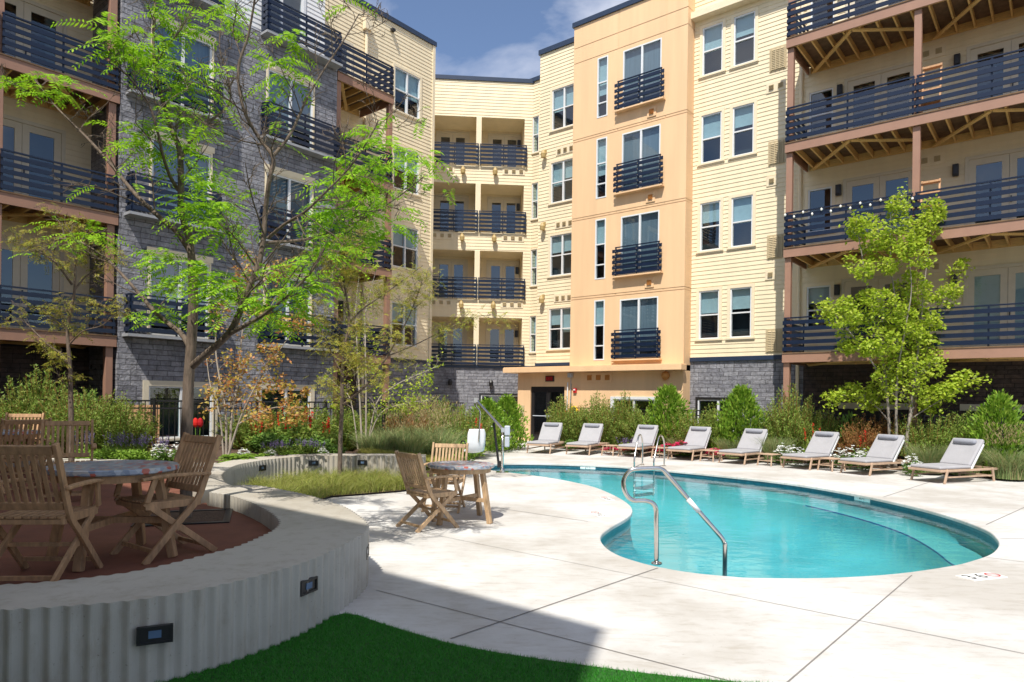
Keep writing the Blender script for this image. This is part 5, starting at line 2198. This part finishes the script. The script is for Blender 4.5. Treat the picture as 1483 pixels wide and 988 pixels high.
small_tree('maple_tree', 'bright yellow green multi stemmed tree behind the loungers on the right', B,
           [([(-.24, .1, 0), q(1288, 640, .1), q(1286, 590, .1), q(1280, 530, .1), q(1265, 460, .2), q(1250, 380, .2), q(1240, 320, .2)], .05, .010, 13, .8),
            ([(-.08, .05, 0), q(1298, 630), q(1298, 580), q(1300, 520), q(1298, 450), q(1290, 380), q(1290, 310)], .045, .010, 13, .8),
            ([(.14, -.1, 0), q(1312, 650, -.1), q(1318, 600, -.1), q(1325, 550, -.1), q(1332, 480, 0), q(1340, 400, 0), q(1352, 310, 0)], .055, .010, 14, .8),
            ([q(1316, 615, -.1), q(1328, 570, .2), q(1338, 520, .3), q(1352, 460, .3), q(1378, 400, .3)], .028, .007, 9, .6),
            ([q(1322, 605, -.1), q(1345, 590, -.3), q(1375, 572, -.4), q(1415, 545, -.5)], .02, .005, 9, .45),
            ([q(1287, 610, .1), q(1270, 590, .4), q(1245, 575, .75), q(1205, 572, .8)], .02, .005, 9, .45),
            ([q(1283, 560, .1), q(1260, 520, .0), q(1230, 480, .1), q(1205, 450, .2)], .026, .006, 10, .6),
            ([q(1299, 540), q(1310, 480, -.4), q(1320, 420, -.5), q(1315, 360, -.5)], .026, .006, 10, .6)],
           .3, LIME, 17500, .10, BARKM, cl, spread=.11)

# ------------------------------------------------------------------ plants
def proto(name, parts):
    "parts: list of (part name, V, F, material); kept at the origin and reused"
    return (name, [(pn, mesh_np(pn, V, F, mm), mm) for pn, V, F, mm in parts])


def plant(pr, label, cat_, x, y, z, h, wd=None, group=None, rot=None):
    "h: height in metres (prototypes are 1 m tall)"
    name, parts = pr
    t = thing(name, label, cat_, (x, y, z), rnd.uniform(0, 6.28) if rot is None else rot, group)
    s_ = wd if wd else h
    t.scale = (s_, s_, h)
    for pn, o, mm in parts:
        c = o.copy()
        COL.objects.link(c)
        c.parent = t
        if pn in ('flowers', 'plumes'):
            c['kind'] = 'stuff'
    return t


def stems_mesh(roots, tipsv, r):
    n = len(roots)
    d = unit(tipsv - roots)
    a = unit(np.cross(d, np.array([.3, .9, .1])))
    V = np.stack([roots - a * r, roots + a * r, tipsv + a * r * .4, tipsv - a * r * .4], 1).reshape(-1, 3)
    return V, np.arange(4 * n).reshape(n, 4)


def p_feathery(ns=70, mats=FEATH, seed=0, wide=.42, droop=.25, nl=46, ll=.085):
    ang = RG.uniform(0, 6.283, ns)
    rr = np.sqrt(RG.uniform(0, 1, ns)) * wide
    roots = np.column_stack([np.cos(ang) * rr * .45, np.sin(ang) * rr * .45, np.zeros(ns)])
    hh = RG.uniform(.45, 1.0, ns) * (1 - .35 * (rr / wide) ** 2)
    tip = np.column_stack([np.cos(ang) * rr * 1.15, np.sin(ang) * rr * 1.15, hh])
    parts = []
    for k in range(nl):
        t = .08 + .92 * (k + RG.uniform(0, 1, ns)) / nl
        p = roots + (tip - roots) * t[:, None] + RG.normal(0, .012, (ns, 3))
        d = RG.normal(0, 1, (ns, 3)) * np.array([1, 1, .5]) + np.array([0, 0, .9])
        parts.append(leaf_quads(p, d, ll * (1.2 - .7 * t), .013))
    V, F = cat(parts)
    Vs, Fs = stems_mesh(roots, tip, .006)
    return [('foliage', V, F, mats), ('stems', Vs, Fs, RUSSET)]


def p_arbor(n=4200, mats=ARBOR, rad=.43, pw=.6):
    z = RG.uniform(0, 1, n) ** 1.15
    prof = rad * np.minimum(1, (1.02 - z) ** pw * 1.25) * np.minimum(1, .55 + z * 3)
    ang = RG.uniform(0, 6.283, n)
    lump = 1 + .22 * np.sin(ang * 3 + z * 9) + .18 * np.sin(ang * 6 - z * 17) + .12 * np.sin(ang * 11 + z * 31)
    rr = prof * lump * RG.uniform(.5, 1.16, n)
    C = np.column_stack([np.cos(ang) * rr, np.sin(ang) * rr, z * .96 + RG.normal(0, .025, n)])
    d = np.column_stack([np.cos(ang) * .8, np.sin(ang) * .8, RG.uniform(.5, 1.2, n)]) + RG.normal(0, .35, (n, 3))
    V, F = leaf_quads(C, d, RG.uniform(.05, .10, n), RG.uniform(.022, .04, n))
    return [('foliage', V, F, mats)]


def p_grass(n=900, mats=BLUEG, wide=.28, lean=.75, plume=0):
    ang = RG.uniform(0, 6.283, n)
    rr = np.sqrt(RG.uniform(0, 1, n)) * wide
    C = np.column_stack([np.cos(ang) * rr, np.sin(ang) * rr, np.zeros(n)])
    a2 = ang + RG.normal(0, .7, n)
    L = RG.uniform(.15, lean, n)
    ln = np.column_stack([np.cos(a2) * L, np.sin(a2) * L, -L * .22])
    V, F = blades(C, RG.uniform(.55, 1.1, n), ln, .014, 4)
    out_ = [('blades', V, F, mats)]
    if plume:
        k = plume
        a = RG.uniform(0, 6.283, k)
        r = np.sqrt(RG.uniform(0, 1, k)) * wide * 1.6
        P = np.column_stack([np.cos(a) * r, np.sin(a) * r, RG.uniform(.75, 1.25, k)])
        V, F = leaf_quads(P, np.column_stack([RG.normal(0, .5, (k, 2)), np.ones(k)]), .09, .008)
        out_.append(('plumes', V, F, PLUME))
    return out_


def p_mound(n=900, mats=LOWG, fl=None, nf=0, rad=.6, lsz=.16, fsz=.12, top=.75):
    C = ellipsoid(n, (0, 0, .32), (rad, rad, .42))
    C[:, 2] = np.abs(C[:, 2])
    V, F = leaf_quads(C, RG.normal(0, 1, (n, 3)) * np.array([1, 1, .6]) + np.array([0, 0, .5]), RG.uniform(.6, 1.2, n) * lsz, lsz * .5)
    out_ = [('foliage', V, F, mats)]
    if nf:
        v = unit(np.column_stack([RG.normal(0, 1, (nf, 2)), np.abs(RG.normal(.4, .6, nf))]))
        P = np.array([0, 0, .3]) + v * np.array([rad * .95, rad * .95, top]) * RG.uniform(.85, 1.1, nf)[:, None]
        parts = []
        for a in range(5):
            q_ = a * 2 * math.pi / 5
            d = np.broadcast_to(np.array([math.cos(q_), math.sin(q_), .35]), (nf, 3)) + RG.normal(0, .15, (nf, 3))
            parts.append(leaf_quads(P, d, fsz, fsz * .8, np.broadcast_to(np.array([0, 0, 1.0]), (nf, 3)) + RG.normal(0, .2, (nf, 3))))
        V, F = cat(parts)
        out_.append(('flowers', V, F, fl))
    return out_


def p_spikes(mats, leafm, ns=14, nl=40, spike=.35, wide=.28, fs=.05, leafy=500):
    ang = RG.uniform(0, 6.283, ns)
    rr = np.sqrt(RG.uniform(0, 1, ns)) * wide
    root = np.column_stack([np.cos(ang) * rr * .5, np.sin(ang) * rr * .5, np.zeros(ns)])
    tip = np.column_stack([np.cos(ang) * rr, np.sin(ang) * rr, RG.uniform(.7, 1.0, ns)])
    parts = []
    for k in range(nl):
        t = 1 - spike * RG.uniform(0, 1, ns)
        p = root + (tip - root) * t[:, None]
        parts.append(leaf_quads(p, RG.normal(0, 1, (ns, 3)) + np.array([0, 0, .3]), fs, fs * .6))
    fl = cat(parts)
    C = ellipsoid(leafy, (0, 0, .26), (wide * 1.15, wide * 1.15, .34))
    C[:, 2] = np.abs(C[:, 2])
    lv = leaf_quads(C, RG.normal(0, 1, (leafy, 3)) + np.array([0, 0, .5]), RG.uniform(.07, .14, leafy), .05)
    sv = stems_mesh(root, tip, .006)
    return [('flowers', *fl, mats), ('foliage', *lv, leafm), ('stems', *sv, DKGRN)]


def p_fern(n=44):
    ang = RG.uniform(0, 6.283, n)
    d = np.column_stack([np.cos(ang), np.sin(ang), RG.uniform(.6, 1.6, n)])
    V, F = fronds(np.zeros((n, 3)) + RG.normal(0, .05, (n, 3)) * np.array([1, 1, 0]), d, RG.uniform(.55, .95, n), 13, .05, .17)
    return [('foliage', V, F, LOWG)]


FE = [proto('feathery_shrub', p_feathery(170, FEATH, nl=95, ll=.075)), proto('feathery_shrub', p_feathery(160, FEATH, wide=.52, nl=95, ll=.075)), proto('feathery_shrub', p_feathery(120, FEATH, wide=.34, ll=.085, nl=90))]
AR = [proto('arborvitae', p_arbor()), proto('arborvitae', p_arbor(3600, ARBOR, .46, .6))]
GR = [proto('grass_clump', p_grass(1300, BLUEG, .26, .45)), proto('grass_clump', p_grass(1100, BLUEG, .25, .5, 520))]
RU = [proto('russet_shrub', p_feathery(120, RUSSET, wide=.42, nl=70))]
SA = [proto('red_salvia', p_spikes(FLRED, FEATH, 4, 34, .36, .30, .05, 420))]
LA = [proto('lavender', p_spikes(FLPURP, FEATH, 26, 22, .40, .42, .05, 420))]
MO = [proto('groundcover_plant', p_mound())]
WH = [proto('white_flower_plant', p_mound(500, DKGRN, FLWHITE, 46, fsz=.14))]
PI = [proto('magenta_flower_plant', p_mound(500, DKGRN, FLPINK, 85, fsz=.14))]
FN = [proto('fern', p_fern())]
DK = [proto('leafy_shrub', p_mound(1300, DKGRN, None, 0, .52, .13))]
protos = [FE, AR, GR, RU, SA, LA, MO, WH, PI, FN, DK]


def pl(pr, k, label, cat_, px, Y, z, ytop, wd, group):
    "plant whose foot is at depth Y below photo column px, reaching photo row ytop"
    p = at(px, ytop, Y)
    plant(pr[k % len(pr)], label, cat_, p.x, Y, z, max(.15, (p.z - z) * (1.06 if wd > .7 else (1.35 if pr is WH else 1))), wd * (1.22 if wd > .7 else (1.45 if pr is MO else 1.1)), group)


GF, GA, GG = 'feathery shrubs in the planting beds', 'bright green evergreens in the beds', 'ornamental grass clumps'
L_ = [
    (FE, 0, 'feathery shrub with a tall pointed tip left of the dark thin trunk', 'shrub', 58, 14.0, BZ, 528, 1.25, GF),
    (FE, 1, 'feathery shrub at the left edge below the balcony post', 'shrub', 12, 13.6, BZ, 572, 1.2, GF),
    (FE, 1, 'broad feathery shrub between the dark trunk and the brown balcony post', 'shrub', 128, 13.8, BZ, 556, 1.4, GF),
    (FE, 0, 'feathery shrub beside the orange brown board screen', 'shrub', 172, 13.5, BZ, 576, 1.3, GF),
    (FE, 2, 'low feathery shrub just behind the dark thin trunk', 'shrub', 92, 13.2, BZ, 585, 1.2, GF),
    (RU, 0, 'rusty brown shrub in front of the board screen', 'shrub', 196, 13.9, BZ, 612, .8, None),
    (DK, 0, 'leafy green shrub above the dark trunk fork under the first floor balcony', 'shrub', 120, 15.2, BZ, 552, .9, None),
    (LA, 0, 'purple lavender right of the dark trunk behind the far left wall', 'flower plant', 122, 12.7, BZ, 622, .42, 'lavender plants'),
    (LA, 0, 'purple lavender in front of the rusty shrub', 'flower plant', 168, 12.75, BZ, 624, .46, 'lavender plants'),
    (LA, 0, 'purple lavender in front of the board screen', 'flower plant', 200, 12.8, BZ, 626, .42, 'lavender plants'),
    (LA, 0, 'purple lavender at the right end of the board screen', 'flower plant', 232, 12.8, BZ, 630, .36, 'lavender plants'),
    (MO, 0, 'lime groundcover above the foreground table, nearest the dark trunk', 'groundcover', 122, 12.35, BZ, 645, .32, 'lime groundcover plants'),
    (MO, 0, 'lime groundcover above the middle of the foreground table', 'groundcover', 160, 12.35, BZ, 643, .36, 'lime groundcover plants'),
    (MO, 0, 'lime groundcover above the right part of the foreground table', 'groundcover', 192, 12.35, BZ, 645, .34, 'lime groundcover plants'),
    (FN, 0, 'light green fern left of the tall tree trunk', 'fern', 245, 12.5, BZ, 637, .42, 'light green ferns'),
    (FN, 0, 'light green fern right behind the foreground armchair', 'fern', 345, 12.6, BZ, 634, .48, 'light green ferns'),
    (FN, 0, 'light green fern at the curve of the planter wall', 'fern', 372, 13.3, BZ, 643, .40, 'light green ferns'),
    (WH, 0, 'white flowers left of the tall tree trunk', 'flower plant', 232, 12.3, BZ, 650, .22, 'white flower plants'),
    (WH, 0, 'white flowers just behind the tall tree trunk', 'flower plant', 256, 12.3, BZ, 651, .2, 'white flower plants'),
    (WH, 0, 'white flowers behind the curved planter wall near the fern', 'flower plant', 352, 13.0, BZ, 655, .2, 'white flower plants'),
    (WH, 0, 'white flowers on the planter wall edge below the lavender', 'flower plant', 392, 13.7, BZ, 655, .18, 'white flower plants'),
    (WH, 0, 'white flowers just left of the slender young tree', 'flower plant', 468, 14.2, BZ, 652, .16, 'white flower plants'),
    (LA, 0, 'lavender behind the planter wall, leftmost of the red salvia side', 'flower plant', 390, 14.3, BZ, 638, .4, 'lavender plants'),
    (LA, 0, 'lavender behind the planter wall below the orange leaves', 'flower plant', 412, 14.5, BZ, 636, .42, 'lavender plants'),
    (LA, 0, 'lavender in front of the red salvia spikes', 'flower plant', 440, 14.6, BZ, 634, .44, 'lavender plants'),
    (LA, 0, 'lavender in front of the right hand salvia spikes', 'flower plant', 462, 14.7, BZ, 637, .36, 'lavender plants'),
    (MO, 0, 'lime groundcover in front of the lavender behind the planter wall', 'groundcover', 425, 14.15, BZ, 650, .3, 'lime groundcover plants'),
    (SA, 0, 'red salvia with the tallest spikes behind the lavender', 'flower plant', 440, 15.4, BZ, 592, .9, 'red salvia plants'),
    (SA, 0, 'red salvia half hidden behind the orange leaved tree', 'flower plant', 412, 15.5, BZ, 592, .8, 'red salvia plants'),
    (SA, 0, 'red salvia nearest the slender young tree', 'flower plant', 472, 15.5, BZ, 606, .8, 'red salvia plants'),
    (SA, 0, 'red salvia low in the leaves left of the orange tree', 'flower plant', 372, 15.3, BZ, 606, .8, 'red salvia plants'),
    (DK, 0, 'dark green leafy shrub under the red salvia', 'shrub', 455, 15.0, BZ, 625, .7, None),
    (DK, 0, 'dark green leafy shrub under the orange leaves', 'shrub', 395, 15.1, BZ, 620, .8, None),
    (DK, 0, 'small dark green shrub at the foot of the slender tree', 'shrub', 486, 14.6, BZ, 640, .4, None),
    (FE, 0, 'feathery shrub behind the salvia in front of the grey stone wall', 'shrub', 430, 16.6, BZ, 580, 1.5, GF),
    (FE, 1, 'feathery shrub right of the black fence by the autumn tree', 'shrub', 366, 16.0, BZ, 590, 1.3, GF),
    (FE, 1, 'feathery shrub behind the slender young tree', 'shrub', 490, 17.2, .3, 585, 1.5, GF),
    (GR, 0, 'blue green grass clump right of the slender tree', 'grass clump', 548, 15.6, .2, 612, 1.05, GG),
    (GR, 1, 'blue green grass clump behind the two sunlit chairs', 'grass clump', 590, 15.8, .15, 608, 1.15, GG),
    (GR, 1, 'plumed grass clump left of the pool lift seat', 'grass clump', 634, 16.2, .08, 606, 1.15, GG),
    (GR, 0, 'grass clump under the yellow green leaves', 'grass clump', 566, 17.0, .15, 602, 1.2, GG),
    (GR, 1, 'grass clump behind the plumed grass', 'grass clump', 614, 17.4, .1, 597, 1.25, GG),
    (RU, 0, 'reddish brown grass like shrub behind the plumed grass', 'shrub', 598, 18.6, .1, 590, 1.4, None),
    (FE, 0, 'feathery shrub under the grey stone base of the centre wing', 'shrub', 640, 20.5, .05, 572, 1.7, GF),
    (FE, 1, 'feathery shrub behind the pool lift seat', 'shrub', 672, 19.6, .05, 582, 1.5, GF),
    (FE, 2, 'feathery shrub below the left edge of the centre wing', 'shrub', 600, 21.0, .1, 570, 1.8, GF),
    (FE, 0, 'feathery shrub far behind the grass clumps', 'shrub', 562, 20.5, .2, 578, 1.8, GF),
    (SA, 0, 'red flowering plant behind the lift seat', 'flower plant', 688, 18.8, .05, 608, .9, 'red salvia plants'),
    (MO, 0, 'lime green low plant under the lift seat', 'groundcover', 664, 17.6, .05, 628, .6, 'lime groundcover plants'),
    (AR, 1, 'evergreen just left of the pool lift mast', 'evergreen shrub', 706, 21.5, .03, 584, 1.25, GA),
    (AR, 0, 'evergreen just right of the pool lift mast', 'evergreen shrub', 735, 22.5, .03, 578, 1.15, GA),
    (FE, 2, 'feathery shrub in front of the glass door, right side', 'shrub', 815, 23.6, .05, 572, 1.3, GF),
    (FE, 1, 'feathery shrub below the life ring', 'shrub', 836, 23.4, .05, 582, 1.4, GF),
    (FE, 2, 'tall feathery shrub under the three tower vents', 'shrub', 862, 23.4, .05, 567, 1.4, GF),
    (FE, 0, 'feathery shrub behind the second lounger', 'shrub', 880, 22.9, .05, 578, 1.4, GF),
    (FE, 2, 'feathery shrub in front of the tower ground window', 'shrub', 907, 22.8, .05, 566, 1.3, GF),
    (FE, 1, 'feathery shrub right of the tower ground window', 'shrub', 936, 22.2, .05, 584, 1.3, GF),
    (AR, 0, 'rounded bright evergreen at the right corner of the peach tower', 'evergreen shrub', 968, 21.8, .05, 565, 1.35, GA),
    (FE, 1, 'feathery shrub between the two bright evergreens', 'shrub', 1004, 21.2, .05, 588, 1.3, GF),
    (FE, 2, 'feathery shrub in front of the low cream wing window', 'shrub', 1034, 20.9, .05, 585, 1.2, GF),
    (AR, 0, 'bright conical evergreen in front of the grey stone base', 'evergreen shrub', 1074, 20.4, .05, 566, 1.3, GA),
    (FE, 0, 'large feathery shrub covering the corner brown post', 'shrub', 1146, 19.6, .05, 555, 1.35, GF),
    (FE, 1, 'feathery shrub left of the corner brown post', 'shrub', 1110, 20.4, .05, 590, 1.2, GF),
    (FE, 1, 'feathery shrub right of the corner brown post', 'shrub', 1192, 19.1, .05, 588, 1.0, GF),
    (DK, 0, 'dark green shrub left of the pale tree trunks', 'shrub', 1236, 18.6, .05, 586, .9, None),
    (GR, 0, 'grass clump behind the fifth lounger', 'grass clump', 1058, 19.9, .05, 626, .8, GG),
    (GR, 0, 'grass clump between the fifth and sixth loungers', 'grass clump', 1122, 18.9, .05, 622, .9, GG),
    (RU, 0, 'russet shrub just left of the pale tree trunks', 'shrub', 1248, 17.9, .05, 602, 1.0, None),
    (RU, 0, 'russet shrub around the pale tree trunks', 'shrub', 1282, 17.8, .05, 598, 1.1, None),
    (RU, 0, 'low russet shrub behind the sixth lounger', 'shrub', 1218, 18.6, .05, 620, .7, None),
    (FE, 1, 'feathery olive shrub right of the pale tree trunks', 'shrub', 1350, 17.0, .05, 592, 1.3, GF),
    (FE, 2, 'feathery olive shrub under the right hand balconies', 'shrub', 1402, 16.6, .05, 590, 1.3, GF),
    (GR, 0, 'grass clump right of the pale tree trunks', 'grass clump', 1345, 16.3, .05, 630, .9, GG),
    (GR, 0, 'grass clump behind the nearest lounger', 'grass clump', 1398, 15.9, .05, 632, .9, GG),
    (GR, 1, 'grass clump at the right edge of the photo', 'grass clump', 1462, 15.2, .05, 634, 1.0, GG),
    (AR, 1, 'bright green evergreen near the right edge', 'evergreen shrub', 1447, 15.9, .05, 578, 1.05, GA),
    (DK, 0, 'leafy green shrub at the right edge', 'shrub', 1482, 15.9, .05, 612, .9, None),
    (GR, 0, 'small grass clump between the bright evergreens', 'grass clump', 985, 20.9, .05, 625, .8, GG),
    (LA, 0, 'purple lavender behind the third lounger', 'flower plant', 906, 21.8, .05, 632, .7, 'lavender plants'),
    (DK, 0, 'small green plant right of the first lounger', 'shrub', 826, 22.4, .05, 632, .5, None),
    (PI, 0, 'magenta flowers left of the lounger behind the ladder', 'flower plant', 885, 21.4, .05, 648, .45, 'magenta flower plants'),
    (PI, 0, 'magenta flowers touching the lounger behind the ladder', 'flower plant', 906, 21.2, .05, 644, .45, 'magenta flower plants'),
    (PI, 0, 'magenta flowers between the ladder rails', 'flower plant', 952, 20.9, .05, 648, .42, 'magenta flower plants'),
    (PI, 0, 'magenta flowers right of the ladder rails', 'flower plant', 970, 20.7, .05, 643, .5, 'magenta flower plants'),
    (PI, 0, 'magenta flowers left of the fourth lounger', 'flower plant', 988, 20.4, .05, 640, .55, 'magenta flower plants'),
    (PI, 0, 'magenta flowers right of the fourth lounger', 'flower plant', 1036, 19.9, .05, 650, .45, 'magenta flower plants'),
    (SA, 0, 'red flowering plant behind the fourth lounger', 'flower plant', 998, 20.7, .05, 622, .6, 'red salvia plants'),
    (SA, 0, 'red flowering plant left of the sixth lounger', 'flower plant', 1176, 18.3, .05, 612, .7, 'red salvia plants'),
    (SA, 0, 'red flowering plant among the russet shrubs', 'flower plant', 1250, 17.5, .05, 622, .7, 'red salvia plants'),
    (WH, 0, 'white flowers left of the sixth lounger', 'flower plant', 1136, 18.2, .05, 652, .4, 'white flower plants'),
    (WH, 0, 'white flowers touching the sixth lounger back', 'flower plant', 1152, 18.1, .05, 654, .36, 'white flower plants'),
    (WH, 0, 'white flowers right of the sixth lounger', 'flower plant', 1212, 17.6, .05, 658, .4, 'white flower plants'),
    (WH, 0, 'white flowers between the sixth and seventh loungers', 'flower plant', 1232, 17.3, .05, 656, .42, 'white flower plants'),
    (WH, 0, 'white flowers just left of the seventh lounger', 'flower plant', 1252, 17.0, .05, 660, .36, 'white flower plants'),
    (WH, 0, 'white flowers right of the seventh lounger', 'flower plant', 1322, 15.9, .02, 668, .34, 'white flower plants'),
]
for a in L_:
    pl(*a)
for fam in protos:
    for name, parts in fam:
        for pn, o, mm in parts:
            bpy.data.objects.remove(o)

# pair of red flower heads behind the fence
t = thing('red_flower', 'tall plant with two red flower heads behind the fence by the tall tree', 'flower plant', tuple(at(286, 660, 13.0) * 1.0))
t.location.z = BZ
m = MB()
hd = MB()
for x in (283, 290):
    p = at(x, 612, 13.0) - t.location
    m.tube([(p.x * .6, 0, 0), (p.x, 0, p.z)], .008, 5)
    hd.lathe([(.02, -.09), (.05, -.05), (.055, 0), (.04, .06), (.01, .09)], tuple(p), 9)
m.build('stem', DKGRN, t)
hd.build('flower_head', FLRED, t)

# yellow green grass bed and the strip behind the planter wall
P = np.stack([RG.uniform(-4.6, -1.4, 60000), RG.uniform(8.8, 13.6, 60000)], 1)
P = P[inside(P, GB)]
clump = np.sin(P[:, 0] * 7.1 + np.sin(P[:, 1] * 5)) * np.sin(P[:, 1] * 6.3 + P[:, 0] * 2) * .5 + .5
P = P[RG.uniform(0, 1, len(P)) < .35 + .65 * clump]
clump = np.sin(P[:, 0] * 7.1 + np.sin(P[:, 1] * 5)) * np.sin(P[:, 1] * 6.3 + P[:, 0] * 2) * .5 + .5
C = np.column_stack([P, np.full(len(P), .03)])
ln = np.column_stack([RG.normal(.1, .55, (len(P), 2)), -.2 * np.ones(len(P))])
V, F = blades(C, RG.uniform(.12, .50, len(P)) * (.40 + .85 * clump), ln, .009, 3)
stuff(mesh_np('ornamental_grass', V, F, MEADOW), 'bed of soft yellow green ornamental grass between the two concrete walls', 'grass')
ST_ = [(-2.9, 14.15), (-1.8, 14.15), (-1.3, 15.5), (-1.2, 16.8), (-2.6, 15.4), (-3.4, 14.9)]
P = np.stack([RG.uniform(-3.6, -1.0, 22000), RG.uniform(14, 17, 22000)], 1)
P = P[inside(P, ST_)]
zz = np.where(P[:, 0] < -3, .42, .42 + (P[:, 0] + 3) * -.16)
C = np.column_stack([P, np.clip(zz, .05, .42)])
ln = np.column_stack([RG.normal(0, .5, (len(P), 2)), -.1 * np.ones(len(P))])
V, F = blades(C, RG.uniform(.10, .24, len(P)), ln, .010, 2)
stuff(mesh_np('low_grass', V, F, YELG), 'strip of low yellow green grass behind the end of the planter wall', 'grass')
